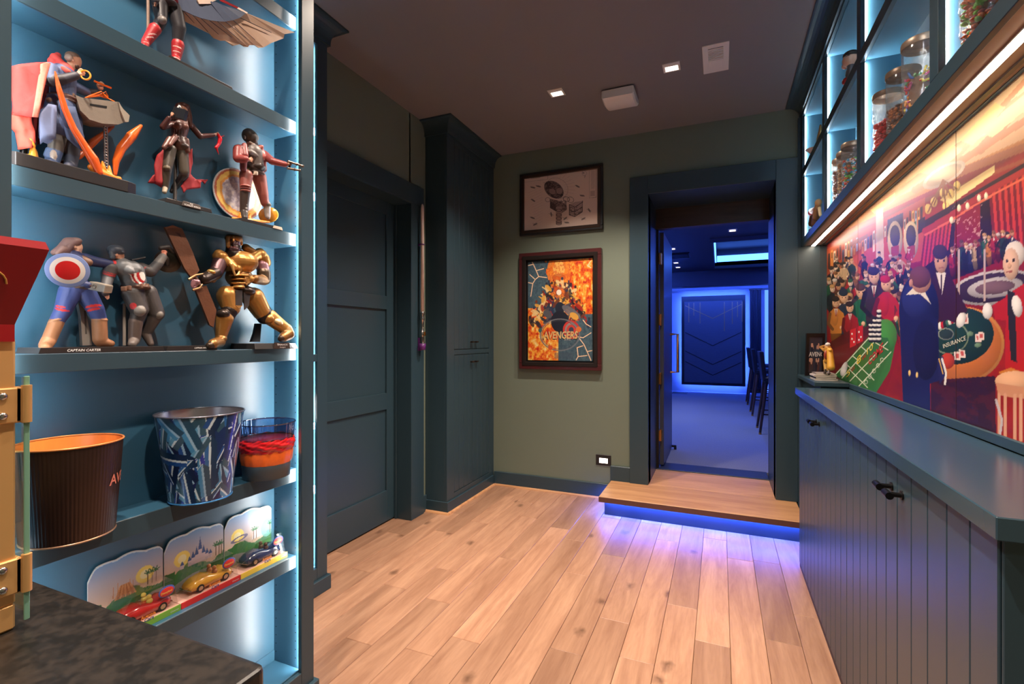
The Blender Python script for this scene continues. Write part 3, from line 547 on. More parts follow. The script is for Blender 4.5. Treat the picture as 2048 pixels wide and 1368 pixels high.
# ------------------------------------------------------------ flat prints painted cell by cell
class Print:
    """a flat sheet o + u*s + v*t, coloured per vertex; shapes are given in photo pixels (through a crop frame)"""
    def __init__(s, o, u, v, nu, nv, c, crop=(0,0,1)):
        s.o, s.u, s.v = Vector(o), Vector(u), Vector(v); s.nu, s.nv = nu, nv
        a, b = np.meshgrid(np.linspace(0,1,nu), np.linspace(0,1,nv)); s.a, s.b = a.ravel(), b.ravel()
        s.P = np.array(s.o)[None]+s.a[:,None]*np.array(s.u)[None]+s.b[:,None]*np.array(s.v)[None]
        s.col = np.tile(s2l(c), (nu*nv, 1)); s.crop(*crop)
    def crop(s, ox, oy, k):
        d = -SN*s.P[:,0]+CS*s.P[:,1]; l = CS*s.P[:,0]+SN*s.P[:,1]
        s.x = (CXP+F*l/d-ox)*k; s.y = (HY-F*(s.P[:,2]-H)/d-oy)*k; return s
    def put(s, m, c, al=1.):
        c = s2l(c) if np.ndim(c) == 1 else c
        if np.ndim(al) == 1: al = al[m][:,None]
        s.col[m] = s.col[m]*(1-al)+(c if np.ndim(c) == 1 else c[m])*al; return s
    def poly(s, pts, c, al=1.):
        p = np.asarray(pts, float); x, y = s.x, s.y
        bb = np.nonzero((x >= p[:,0].min()) & (x <= p[:,0].max()) & (y >= p[:,1].min()) & (y <= p[:,1].max()))[0]
        if not len(bb): return s
        xx, yy = x[bb], y[bb]; ins = np.zeros(len(bb), bool)
        for i in range(len(p)):
            x1, y1 = p[i]; x2, y2 = p[(i+1) % len(p)]
            if y1 == y2: continue
            ins ^= ((y1 > yy) != (y2 > yy)) & (xx < (x2-x1)*(yy-y1)/(y2-y1)+x1)
        m = np.zeros(len(x), bool); m[bb[ins]] = True; return s.put(m, c, al)
    def ell(s, cx, cy, rx, ry, c, al=1., ang=0., hole=0.):
        a = math.radians(ang); dx, dy = s.x-cx, s.y-cy
        q = ((dx*math.cos(a)+dy*math.sin(a))/rx)**2+((-dx*math.sin(a)+dy*math.cos(a))/ry)**2; m = (q < 1) & (q >= hole*hole)
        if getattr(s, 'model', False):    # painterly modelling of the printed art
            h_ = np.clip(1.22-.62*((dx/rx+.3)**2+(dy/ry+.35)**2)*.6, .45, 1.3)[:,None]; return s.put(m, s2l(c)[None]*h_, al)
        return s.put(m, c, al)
    def line(s, pts, w, c, al=1.):
        for (x1,y1), (x2,y2) in zip(pts[:-1], pts[1:]):
            dx, dy = x2-x1, y2-y1; L2 = dx*dx+dy*dy+1e-9; t = np.clip(((s.x-x1)*dx+(s.y-y1)*dy)/L2, 0, 1)
            s.put((s.x-x1-t*dx)**2+(s.y-y1-t*dy)**2 < w*w/4, c, al)
        return s
    def noise(s, cells, seed=0, oct=4):
        r = np.random.default_rng(seed); out = np.zeros(len(s.a)); amp = 1; tot = 0; k = cells
        for _ in range(oct):
            g = r.random((k+2, k+2)); fx, fy = s.a*k, s.b*k; ix, iy = fx.astype(int), fy.astype(int); tx, ty = fx-ix, fy-iy; tx = tx*tx*(3-2*tx); ty = ty*ty*(3-2*ty)
            out += amp*((g[iy,ix]*(1-tx)+g[iy,ix+1]*tx)*(1-ty)+(g[iy+1,ix]*(1-tx)+g[iy+1,ix+1]*tx)*ty); tot += amp; amp *= .55; k *= 2
        return out/tot
    def build(s, name, parent, rough=.45, keep=None, thick=None, coat=0.):
        nu, nv = s.nu, s.nv; i = np.arange(nu*nv).reshape(nv, nu)
        q = np.stack([i[:-1,:-1], i[:-1,1:], i[1:,1:], i[1:,:-1]], -1).reshape(-1, 4)
        if keep is not None: q = q[keep[q].all(1)]
        me = bpy.data.meshes.new(name); o0 = np.array(org(parent)) if parent is not None else 0
        me.vertices.add(len(s.P)); me.vertices.foreach_set('co', (s.P-o0).astype(np.float32).ravel())
        me.loops.add(q.size); me.loops.foreach_set('vertex_index', q.ravel().astype(np.int32)); me.polygons.add(len(q)); me.polygons.foreach_set('loop_start', np.arange(0, q.size, 4, dtype=np.int32))
        me.update(calc_edges=True)
        ca = me.color_attributes.new('Print', 'FLOAT_COLOR', 'POINT'); ca.data.foreach_set('color', np.c_[np.clip(s.col, 0, 1), np.ones(len(s.P))].astype(np.float32).ravel())
        me.materials.append(mat('print_%d' % int(rough*100), (128,128,128), rough, attr='Print', coat=coat))
        ob = bpy.data.objects.new(name, me); C.objects.link(ob)
        if parent is not None: ob.parent = parent; ORG[ob.name] = org(parent)
        return ob
def frame(name, label, x0, x1, z0, z1, yb, w, dp, m, m2, cat='picture'):
    t = thing(name, label, cat, ((x0+x1)/2, yb, z0))
    for a in ((x0,x1,z1-w,z1),(x0,x1,z0,z0+w),(x0,x0+w,z0+w,z1-w),(x1-w,x1,z0+w,z1-w)):
        f = bx('frame_bar', m, t, a[0], a[1], yb-dp, yb, a[2], a[3], b=.004)
    i = w*.55
    for a in ((x0+i,x1-i,z1-w-.012,z1-i),(x0+i,x1-i,z0+i,z0+w+.012),(x0+i,x0+w+.012,z0+w,z1-w),(x1-w-.012,x1-i,z0+w,z1-w)):
        bx('inner_moulding', m2, t, a[0], a[1], yb-dp-.006, yb-dp+.012, a[2], a[3], b=.005)
    bx('backing', black, t, x0+w*.5, x1-w*.5, yb-.012, yb-.002, z0+w*.5, z1-w*.5)
    return t
# schematic drawing
fr1 = frame('framed_drawing', 'black framed line drawing of an exploded machine on green wall', -1.69, -.922, 2.312, 2.877, YB, .034, .03, black, mat('bronze_lip', (66,50,42), .3, metal=.5))
k1 = 8.553; D = Print((-1.655, YB-.020, 2.345), (.698,0,0), (0,0,.498), 330, 240, (232,206,190), (1030,320,k1))
ink = (70,55,58); mid = (128,104,100)
for i in range(14): D.line([(230+i*10, 560+i*42), (470, 450+i*46)], 4, (196,168,154), .7)
for i in range(11):
    t = -1.2+i*.22; D.line([(700+150*math.cos(t), 480+170*math.sin(t)), (700+330*math.cos(t), 480+300*math.sin(t))], 4, (190,160,148), .8)
D.ell(720, 480, 200, 165, (160,132,124), .8, 35, .97)
D.ell(665, 508, 185, 130, mid, 1, 38)
nz = D.noise(60, 3)
D.put((nz > .52) & ((((D.x-665)*.788+(D.y-508)*.616)/185)**2+((-(D.x-665)*.616+(D.y-508)*.788)/130)**2 < .95), (62,46,50), .9)
D.ell(640, 540, 60, 45, (170,140,134), .8, 30); D.ell(760, 530, 55, 50, (176,146,138), .8)
D.poly([(600,660),(720,690),(880,750),(890,850),(800,910),(700,880),(600,820)], (150,122,114)); D.poly([(600,700),(700,760),(700,880),(600,820)], (96,74,72)); D.put((nz > .55) & (D.x > 600) & (D.x < 880) & (D.y > 690) & (D.y < 860) & (D.y < 560+.42*(D.x-100)+50), (70,52,54), .8)
D.poly([(700,800),(800,800),(800,1100),(750,1120),(700,1100)], (176,146,136)); 
for y_ in (860, 940, 1000, 1060, 1090): D.ell(750, y_, 50, 24, ink, 1, 0, .75)
D.poly([(930,760),(1020,720),(1155,700),(1150,890),(1020,970),(930,940)], (190,160,150))
for a in ([(930,760),(1020,810),(1155,720)], [(1020,810),(1020,970)], [(930,860),(1020,890),(1150,800)], [(930,940),(1020,970),(1150,890)], [(930,760),(930,940)], [(1155,700),(1150,890)]): D.line(a, 10, ink)
D.put((nz > .56) & (D.x > 935) & (D.x < 1150) & (D.y > 780) & (D.y < 950) & (D.y < 970-(D.x-1020)*.6), (84,64,62), .8)
D.ell(880, 670, 60, 45, ink, .8, 20, .8); D.ell(950, 680, 60, 50, ink, .8, 20, .85); D.ell(560, 680, 45, 40, ink, .7, 0, .8)
for x_, y_, a_ in ((305,470,10),(400,450,10),(310,690,35),(300,990,20),(1150,610,5),(1070,450,30),(345,1100,-30),(1170,1005,-30),(860,1000,-40),(885,1070,0),(1270,860,60),(620,930,80),(530,400,-50)):
    D.ell(x_, y_, 42, 14, ink, .75, a_); D.line([(x_-45,y_-18),(x_+40,y_+14)], 6, ink, .6)
D.ell(1185, 225, 42, 42, ink, .6, 0, .88); D.ell(1170, 220, 18, 14, ink, .6); D.line([(1200,270),(1190,300)], 12, ink, .6)
D.line([(1270,165),(1388,150),(1388,640),(1270,650),(1270,165)], 6, ink, .6)
for i in range(24): D.line([(1300,190+i*13),(1365,186+i*13)], 4, mid, .6)
D.poly([(1290,530),(1365,522),(1365,615),(1290,622)], (190,160,150), .8)
D.line([(160,380),(560,330),(560,265)], 5, mid, .6); D.line([(280,315),(430,298)], 12, ink, .5)
D.build('drawing_sheet', fr1, .5)
bx('glazing', glass('picture_glass', (255,255,255), .0, mx_=.12), fr1, -1.655, -.957, YB-.024, YB-.0225, 2.345, 2.843, b=0)
# film poster: shards of orange fire and teal smoke around a title
fr2 = frame('framed_poster', 'dark red framed fiery orange poster below the line drawing', -1.69, -.932, 1.098, 2.150, YB, .055, .045, mat('mahogany', (74,26,26), .35, var=.2, scale=20, coat=.3), mat('bronze_frame', (58,48,44), .3, metal=.6))
k2 = 5.067; A = Print((-1.61, YB-.02, 1.178), (.598,0,0), (0,0,.892), 300, 446, (40,60,80), (1030,490,k2))
n1 = A.noise(9, 11); n2 = A.noise(26, 5); n3 = A.noise(60, 8)
fire = np.stack([s2l((205,40,30)), s2l((240,110,30)), s2l((252,190,70)), s2l((255,232,170))])
tv = np.clip((n2*1.5+n3*.5-.55)/.95*3, 0, 2.999); ti = tv.astype(int); tf = (tv-ti)[:,None]; firec = fire[ti]*(1-tf)+fire[np.minimum(ti+1,3)]*tf
tealc = s2l((36,62,84))[None]*(1-n3[:,None])+s2l((92,118,128))[None]*n3[:,None]*1.1
mask = (n1*260+A.x*.55-A.y*.05 > 330) & (A.y < 700) | (A.y > 640) & (n1*200-A.x*.6+A.y*.25 > 40) & (A.x < 440)
A.put(np.ones(len(A.a), bool), tealc); A.put(mask, firec)
A.ell(445, 270, 120, 190, (250,150,50), .85); A.ell(445, 240, 60, 80, (255,205,110), .8); A.ell(445,330,70,40,(190,80,40),.7); A.put((((A.x-445)/120)**2+((A.y-270)/190)**2 < 1) & (n3 > .55), (225,90,35), .7)
r_ = random.Random(3)
cols = [(38,34,44),(52,50,62),(226,120,40),(236,176,70),(168,36,34),(40,60,90),(120,60,40),(246,214,150)]
for i in range(190):      # a crowd of small leaping silhouettes, generic
    t = r_.random(); x_ = 450+(r_.random()-.5)*(200+t*420); y_ = 380+t*400+abs(x_-450)*.25*r_.random(); 
    c_ = cols[r_.randrange(8)]; a_ = r_.uniform(-60,60); s_ = r_.uniform(.6,1.3)
    A.ell(x_, y_, 16*s_, 42*s_, c_, .9, a_); A.ell(x_+28*s_*math.sin(math.radians(a_)), y_-42*s_, 10*s_, 13*s_, cols[r_.randrange(8)], .95)
    if i % 2: A.line([(x_-40*s_, y_-20*s_), (x_+30*s_, y_+30*s_)], 9*s_, c_, .9)
for pts in ([(170,160),(215,260),(240,320),(205,350),(180,390),(160,520)],[(240,320),(320,330)],[(215,260),(290,240)],[(130,210),(185,195)],[(150,300),(205,350)],[(130,380),(180,390)],[(770,160),(735,210),(770,230)],[(640,930),(700,1010),(740,1100),(770,1170)],[(640,930),(690,940),(770,890)],[(630,1040),(690,1020)],[(630,1040),(640,1130),(730,1120)],[(690,760),(720,800),(770,830)],[(730,1080),(780,1070)],[(620,1165),(640,1130)]):
    A.line(pts, 9, (252,196,140)); A.line(pts, 4, (255,238,214))
A.ell(445, 480, 26, 28, (255,240,220)); A.ell(445,480,60,62,(236,120,50),.5,0,.5)
A.ell(455, 640, 48, 62, (40,46,62)); A.ell(455, 775, 90, 110, (34,38,52)); A.ell(330, 700, 50, 36, (90,92,100), 1, 40); A.ell(570,680,110,40,(110,112,120),.9,35); A.ell(600,720,50,30,(236,176,70),.9,35)
for f_, c_ in ((1,(206,60,52)),(.76,(150,140,140)),(.55,(214,70,60)),(.3,(60,70,90))): A.ell(570, 860, 85*f_, 95*f_, c_)
A.ell(455, 910, 205, 165, (120,124,130), .9, 0, .93); A.ell(455, 910, 186, 148, (70,78,90), .6, 0, .95); A.ell(360,1040,24,24,(220,90,50)); A.ell(645,855,28,28,(222,120,60)); A.ell(255,865,18,22,(60,110,110))
A.poly([(400,1090),(590,1090),(590,1160),(400,1150)], (70,84,100), .5)
A.build('poster_sheet', fr2, .4)
ps = onY(1030+290/k2, 490+948/k2, YB-.0205); text('title_lettering', 'AVENGERS', mat('title_gold', (232,196,130), .5), fr2, ps, (1,0,0), (0,0,.062), .0012, sx=.72, bold=.02, shear=.12)
text('title_lettering', 'AVENGERS', mat('title_shadow', (40,38,44), .5), fr2, ps+Vector((-.004,.0004,-.006)), (1,0,0), (0,0,.066), .0006, sx=.69, bold=.03, shear=.12)
ps = onY(1030+500/k2, 490+968/k2, YB-.0205); text('title_lettering', 'A M E', mat('title_pale', (206,196,190), .5), fr2, ps, (1,0,0), (0,0,.016), .0012, sx=1.0)
bx('glazing', glass('picture_glass'), fr2, -1.61, -1.012, YB-.026, YB-.0245, 1.178, 2.07, b=0)
# mural, one printed panel per board (two butt joints show)
mu = thing('mural', 'big printed casino scene mural on wall above the teal countertop', 'mural', (XM, 2.5, 1.10))
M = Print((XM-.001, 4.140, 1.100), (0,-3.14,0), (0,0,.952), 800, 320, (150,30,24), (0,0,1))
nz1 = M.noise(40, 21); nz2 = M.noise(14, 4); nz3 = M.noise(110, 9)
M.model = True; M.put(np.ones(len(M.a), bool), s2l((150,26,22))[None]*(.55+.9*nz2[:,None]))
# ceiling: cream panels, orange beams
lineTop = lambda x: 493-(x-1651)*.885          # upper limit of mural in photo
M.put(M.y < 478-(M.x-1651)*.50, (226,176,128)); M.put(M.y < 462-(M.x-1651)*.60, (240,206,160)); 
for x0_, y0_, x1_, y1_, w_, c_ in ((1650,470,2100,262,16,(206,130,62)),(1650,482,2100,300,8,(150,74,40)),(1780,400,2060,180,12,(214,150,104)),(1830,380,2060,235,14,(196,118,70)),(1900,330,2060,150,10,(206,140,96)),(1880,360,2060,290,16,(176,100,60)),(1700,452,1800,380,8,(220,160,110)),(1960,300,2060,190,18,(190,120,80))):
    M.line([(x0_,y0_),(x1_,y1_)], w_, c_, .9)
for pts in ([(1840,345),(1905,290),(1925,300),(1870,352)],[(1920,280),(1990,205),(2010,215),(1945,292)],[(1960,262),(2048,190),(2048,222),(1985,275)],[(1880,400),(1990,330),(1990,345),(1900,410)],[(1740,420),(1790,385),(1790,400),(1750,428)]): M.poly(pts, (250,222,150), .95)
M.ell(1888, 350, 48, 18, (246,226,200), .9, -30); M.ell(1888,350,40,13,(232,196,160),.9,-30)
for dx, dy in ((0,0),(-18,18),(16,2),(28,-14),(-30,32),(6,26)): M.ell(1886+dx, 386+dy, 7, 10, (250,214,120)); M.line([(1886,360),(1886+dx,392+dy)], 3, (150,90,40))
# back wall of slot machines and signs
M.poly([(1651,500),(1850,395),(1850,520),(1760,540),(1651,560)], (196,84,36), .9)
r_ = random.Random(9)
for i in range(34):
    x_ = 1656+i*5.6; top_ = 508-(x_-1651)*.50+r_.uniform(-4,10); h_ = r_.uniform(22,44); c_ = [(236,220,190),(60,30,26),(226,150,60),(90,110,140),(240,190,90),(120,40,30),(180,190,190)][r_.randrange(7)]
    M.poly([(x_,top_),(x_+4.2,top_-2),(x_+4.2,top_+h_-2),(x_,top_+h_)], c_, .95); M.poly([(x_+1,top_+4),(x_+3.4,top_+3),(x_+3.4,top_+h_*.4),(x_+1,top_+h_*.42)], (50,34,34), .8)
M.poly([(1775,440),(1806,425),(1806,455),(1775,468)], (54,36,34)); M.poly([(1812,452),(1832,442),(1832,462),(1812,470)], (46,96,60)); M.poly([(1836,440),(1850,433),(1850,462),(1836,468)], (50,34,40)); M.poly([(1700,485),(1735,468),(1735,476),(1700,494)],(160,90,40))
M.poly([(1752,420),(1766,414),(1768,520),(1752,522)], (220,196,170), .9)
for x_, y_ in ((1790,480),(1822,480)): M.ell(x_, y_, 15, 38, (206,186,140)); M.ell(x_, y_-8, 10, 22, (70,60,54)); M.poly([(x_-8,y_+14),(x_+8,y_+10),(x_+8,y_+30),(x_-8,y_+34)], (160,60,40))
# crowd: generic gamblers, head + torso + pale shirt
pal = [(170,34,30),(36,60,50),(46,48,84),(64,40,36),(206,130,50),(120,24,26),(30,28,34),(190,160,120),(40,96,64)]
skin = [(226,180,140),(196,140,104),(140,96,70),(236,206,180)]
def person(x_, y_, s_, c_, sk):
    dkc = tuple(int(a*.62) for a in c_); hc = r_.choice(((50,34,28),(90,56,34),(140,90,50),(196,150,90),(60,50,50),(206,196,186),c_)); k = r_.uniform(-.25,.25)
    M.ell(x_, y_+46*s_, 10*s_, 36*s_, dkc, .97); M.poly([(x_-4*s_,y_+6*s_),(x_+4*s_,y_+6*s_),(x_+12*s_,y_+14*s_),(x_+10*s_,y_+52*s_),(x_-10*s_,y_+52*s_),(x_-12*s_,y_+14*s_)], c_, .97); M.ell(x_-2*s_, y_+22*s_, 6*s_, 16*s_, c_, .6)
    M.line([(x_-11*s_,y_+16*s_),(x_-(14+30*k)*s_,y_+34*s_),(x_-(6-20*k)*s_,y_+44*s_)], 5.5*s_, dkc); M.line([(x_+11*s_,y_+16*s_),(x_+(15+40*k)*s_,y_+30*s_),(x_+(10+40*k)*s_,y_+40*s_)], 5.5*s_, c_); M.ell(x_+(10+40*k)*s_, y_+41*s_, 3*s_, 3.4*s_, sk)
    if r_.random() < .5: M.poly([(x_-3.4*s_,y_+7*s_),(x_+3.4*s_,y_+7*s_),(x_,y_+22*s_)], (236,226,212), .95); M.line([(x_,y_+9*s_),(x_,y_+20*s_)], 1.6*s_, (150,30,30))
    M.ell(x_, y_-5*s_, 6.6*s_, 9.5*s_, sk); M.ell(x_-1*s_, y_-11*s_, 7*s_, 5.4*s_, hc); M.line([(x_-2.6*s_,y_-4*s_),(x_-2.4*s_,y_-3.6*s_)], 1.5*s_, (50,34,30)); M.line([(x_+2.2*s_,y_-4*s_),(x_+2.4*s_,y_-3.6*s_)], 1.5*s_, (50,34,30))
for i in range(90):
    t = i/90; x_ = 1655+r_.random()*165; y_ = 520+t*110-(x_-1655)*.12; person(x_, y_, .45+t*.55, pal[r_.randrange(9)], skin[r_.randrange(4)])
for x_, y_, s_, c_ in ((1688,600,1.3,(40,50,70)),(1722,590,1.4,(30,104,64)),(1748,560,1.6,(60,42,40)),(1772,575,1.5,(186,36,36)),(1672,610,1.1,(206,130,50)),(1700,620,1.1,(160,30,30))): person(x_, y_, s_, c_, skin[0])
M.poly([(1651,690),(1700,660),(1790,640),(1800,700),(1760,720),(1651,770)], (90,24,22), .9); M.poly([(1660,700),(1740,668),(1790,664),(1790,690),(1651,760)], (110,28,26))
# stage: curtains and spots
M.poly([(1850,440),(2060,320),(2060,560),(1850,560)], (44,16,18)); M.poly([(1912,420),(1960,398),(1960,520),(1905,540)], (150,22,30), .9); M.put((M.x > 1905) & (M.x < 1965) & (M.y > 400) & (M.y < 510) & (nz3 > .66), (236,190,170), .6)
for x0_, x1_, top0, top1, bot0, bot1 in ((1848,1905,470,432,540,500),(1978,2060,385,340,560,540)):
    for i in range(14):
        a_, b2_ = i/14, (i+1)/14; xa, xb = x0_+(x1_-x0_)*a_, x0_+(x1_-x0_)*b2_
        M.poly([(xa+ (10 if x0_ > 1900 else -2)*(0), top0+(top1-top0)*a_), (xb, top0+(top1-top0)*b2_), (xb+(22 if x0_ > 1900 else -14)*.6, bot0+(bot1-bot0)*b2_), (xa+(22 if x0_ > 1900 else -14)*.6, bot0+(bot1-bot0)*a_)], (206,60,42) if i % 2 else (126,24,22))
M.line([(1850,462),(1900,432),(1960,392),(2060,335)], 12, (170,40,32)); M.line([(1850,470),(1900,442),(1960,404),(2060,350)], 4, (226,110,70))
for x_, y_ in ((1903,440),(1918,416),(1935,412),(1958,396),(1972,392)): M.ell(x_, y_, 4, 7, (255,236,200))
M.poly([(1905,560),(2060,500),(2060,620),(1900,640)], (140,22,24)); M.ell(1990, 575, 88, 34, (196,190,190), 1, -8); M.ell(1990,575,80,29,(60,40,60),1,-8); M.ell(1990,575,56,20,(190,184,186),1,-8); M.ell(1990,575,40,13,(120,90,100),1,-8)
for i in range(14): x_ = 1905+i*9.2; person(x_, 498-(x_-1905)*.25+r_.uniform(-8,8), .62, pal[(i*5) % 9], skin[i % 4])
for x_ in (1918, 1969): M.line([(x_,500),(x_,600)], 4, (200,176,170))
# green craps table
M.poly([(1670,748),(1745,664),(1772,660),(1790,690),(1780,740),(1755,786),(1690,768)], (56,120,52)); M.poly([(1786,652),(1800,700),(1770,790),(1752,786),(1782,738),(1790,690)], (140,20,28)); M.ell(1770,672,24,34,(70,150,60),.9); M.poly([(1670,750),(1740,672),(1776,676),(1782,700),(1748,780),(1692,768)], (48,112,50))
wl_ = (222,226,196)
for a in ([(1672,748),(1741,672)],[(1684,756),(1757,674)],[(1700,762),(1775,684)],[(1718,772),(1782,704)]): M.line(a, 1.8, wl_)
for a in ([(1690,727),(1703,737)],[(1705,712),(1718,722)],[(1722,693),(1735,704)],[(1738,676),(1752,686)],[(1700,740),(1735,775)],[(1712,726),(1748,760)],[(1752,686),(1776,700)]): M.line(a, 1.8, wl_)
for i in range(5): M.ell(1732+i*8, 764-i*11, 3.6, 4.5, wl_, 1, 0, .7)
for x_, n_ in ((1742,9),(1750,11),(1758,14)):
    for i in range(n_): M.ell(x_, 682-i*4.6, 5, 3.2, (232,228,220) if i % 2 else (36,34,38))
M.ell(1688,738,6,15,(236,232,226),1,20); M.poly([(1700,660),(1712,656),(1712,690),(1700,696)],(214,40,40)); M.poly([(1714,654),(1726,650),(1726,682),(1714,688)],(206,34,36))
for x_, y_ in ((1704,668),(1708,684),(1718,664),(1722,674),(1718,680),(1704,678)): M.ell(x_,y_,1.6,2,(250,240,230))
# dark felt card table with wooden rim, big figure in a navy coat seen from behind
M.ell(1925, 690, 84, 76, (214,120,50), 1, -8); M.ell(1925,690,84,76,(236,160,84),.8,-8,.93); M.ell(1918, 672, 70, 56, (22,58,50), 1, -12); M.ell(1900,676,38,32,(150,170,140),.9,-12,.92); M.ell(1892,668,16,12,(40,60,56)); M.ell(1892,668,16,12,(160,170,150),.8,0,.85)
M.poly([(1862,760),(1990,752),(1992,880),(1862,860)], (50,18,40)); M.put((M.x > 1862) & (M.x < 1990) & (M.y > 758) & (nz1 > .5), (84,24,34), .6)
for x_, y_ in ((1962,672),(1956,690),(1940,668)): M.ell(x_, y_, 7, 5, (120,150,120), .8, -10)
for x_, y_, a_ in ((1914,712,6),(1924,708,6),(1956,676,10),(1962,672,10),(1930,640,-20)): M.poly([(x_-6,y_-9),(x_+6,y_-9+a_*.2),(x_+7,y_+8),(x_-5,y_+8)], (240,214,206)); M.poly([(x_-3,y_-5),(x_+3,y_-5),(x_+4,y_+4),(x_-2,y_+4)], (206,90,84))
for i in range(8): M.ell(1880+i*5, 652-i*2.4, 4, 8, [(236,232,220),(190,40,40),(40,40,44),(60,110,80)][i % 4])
M.poly([(1862,560),(1885,530),(1905,560),(1935,620),(1920,650),(1895,640),(1862,650)], (58,24,36)); M.ell(1922,640,9,16,(240,236,232),1,20); M.poly([(1872,545),(1892,545),(1884,590)], (236,228,220)); M.line([(1883,550),(1883,585)], 3, (60,30,40)); M.ell(1882,522,13,24,(206,156,118)); M.ell(1880,504,15,15,(64,42,34)); M.ell(1876,522,2,2.6,(50,34,30)); M.ell(1888,521,2,2.6,(50,34,30)); M.line([(1878,536),(1887,535)], 2, (150,70,60))
navy = (26,30,84)
M.ell(1838, 620, 40, 72, navy); M.poly([(1799,640),(1803,600),(1812,590),(1876,640),(1880,760),(1860,768),(1862,860),(1808,850)], navy); M.ell(1832,600,28,36,(44,52,120),.6); M.ell(1852,700,26,60,(20,22,62),.8)
M.poly([(1812,590),(1830,572),(1848,580),(1862,608),(1840,588)], (236,226,210)); M.ell(1842, 562, 20, 24, (196,140,104)); M.ell(1840, 554, 21, 22, (110,62,38)); M.ell(1822,566,4,8,(196,140,104))
M.ell(1895, 722, 14, 16, (190,60,36)); M.poly([(1874,720),(1886,712),(1892,750),(1880,768)], (34,36,90)); M.line([(1884,718),(1892,745),(1890,768)], 4, (236,230,224)); M.line([(1878,718),(1886,748)], 2.4, (220,170,80))
for x_, y_ in ((1819,746),(1834,750)): M.ell(x_, y_, 2.4, 6, (240,200,120))
# person in red coat on a stool at the right edge
M.poly([(2012,590),(2060,560),(2060,760),(2010,740)], (186,30,28)); M.poly([(1985,610),(2020,590),(2016,640),(1990,640)], (186,30,28)); M.ell(1975,622,10,16,(236,232,228)); M.poly([(2015,580),(2030,585),(2034,725),(2022,720),(2016,640)], (38,34,36)); M.ell(2030,508,20,26,(226,216,206)); M.ell(2022,528,16,32,(226,186,156)); M.ell(2014,522,2.4,4,(50,36,32)); M.ell(2027,520,2.4,4,(50,36,32)); M.line([(2013,544),(2024,543)], 3, (160,80,70)); M.ell(2019,532,4,5,(214,166,134)); M.ell(2034,612,10,22,(236,230,226),1,-10)
M.poly([(1995,745),(2022,735),(2060,750),(2060,765)], (206,120,40)); M.ell(2030, 762, 40, 20, (226,170,130)); M.poly([(1992,765),(2060,775),(2060,800),(1996,790)], (206,140,104))
for x_ in (1998, 2010, 2030, 2042): M.line([(x_,790),(x_,880)], 7, (216,156,124))
M.line([(1992,800),(2004,840),(2000,870)], 5, (196,186,190), .9)
M.build('print_sheet', mu, .38)
bx('panel_board', black, mu, XM-.0007, XM+.007, 1.0, 4.14, 1.10, 2.052, b=0)
for px in (1912, 1716):
    p = onX(px, 500, XM-.0012); bx('panel_joint', mat('joint_dark', (60,24,22), .6), mu, XM-.0016, XM-.001, p.y-.0012, p.y+.0012, 1.10, 2.05, b=0)
def mtext(s_, p0, p1, p2, m, **kw):   # p0 start, p1 end of baseline, p2 above start, photo pixels on the mural
    a, b_, c_ = (onX(*q, XM-.0018) for q in (p0, p1, p2)); t_ = text('mural_lettering', s_, m, mu, a, (b_-a), (c_-a), .0, fit=(b_-a), **kw)
yel = mat('print_yellow', (240,206,70), .5); redm = mat('print_red', (200,40,36), .5); crm = mat('print_cream', (232,226,206), .5)
mtext('10', (1731,713), (1746,697), (1731,700), yel, sx=.9); mtext('8', (1713,731), (1722,722), (1713,716), yel); mtext('COME', (1737,732), (1766,702), (1737,716), redm, sx=.9, bold=.02); mtext('5', (1692,756), (1700,748), (1692,744), yel)
mtext('INSURANCE', (1886,697), (1932,680), (1885,689), crm, sx=.9)
mtext('SIX', (1702,745), (1710,737), (1702,738), redm); mtext('NINE', (1724,722), (1732,713), (1724,715), redm)
# step light in the wall
sl = thing('step_light', 'small black recessed wall light glowing warm above baseboard', 'light', (-.92, YB, .335))
bx('plate', black, sl, -.987, -.856, YB-.008, YB+.001, .286, .376, b=.003); bx('lens', emis('steplight_lens', WARM, 14.0), sl, -.955, -.885, YB-.0095, YB-.0075, .305, .345, b=0)
bx('hood', black, sl, -.96, -.88, YB-.016, YB-.008, .348, .356, b=.001)
# light sword hung on the casing
sw_ = thing('light_sword', 'white toy light sword with metal hilt hung on the door casing', 'toy', (-2.11, 3.185, 1.3))
cx_, cy_ = -2.108, 3.185
MB().lathe([(0,2.410),(.006,2.406),(.0105,2.395),(.0125,2.37),(.0135,1.57),(0,1.57)], (cx_,cy_,0), 20).build('blade', mat('blade_white', (226,206,196), .35), sw_)
hl = MB().lathe([(.0,1.58),(.017,1.58),(.019,1.572),(.019,1.555),(.016,1.55),(.016,1.535),(.018,1.53),(.018,1.515),(.0135,1.51),(.0135,1.43),(.017,1.425),(.017,1.395),(.014,1.39),(.014,1.325),(.017,1.32),(.017,1.306),(0,1.306)], (cx_,cy_,0), 20); hl.build('hilt', steel, sw_)
bx('switch_box', brass, sw_, cx_+.012, cx_+.026, cy_-.010, cy_+.010, 1.395, 1.425, b=.002)
for i in range(6):
    t = i/6*2*math.pi; MB().cyl((cx_+.0145*math.cos(t), cy_+.0145*math.sin(t), 1.332), (cx_+.0145*math.cos(t), cy_+.0145*math.sin(t), 1.386), .003, n=8).build('grip', black, sw_)
pur = mat('purple_plastic', (96,36,110), .4)
MB().lathe([(.0185,1.285),(.025,1.29),(.027,1.335),(.022,1.336),(.0195,1.30)], (cx_,cy_,0), 20).build('holder_cup', pur, sw_); bx('holder_plate', pur, sw_, -2.141, cx_-.016, cy_-.012, cy_+.012, 1.28, 1.38)
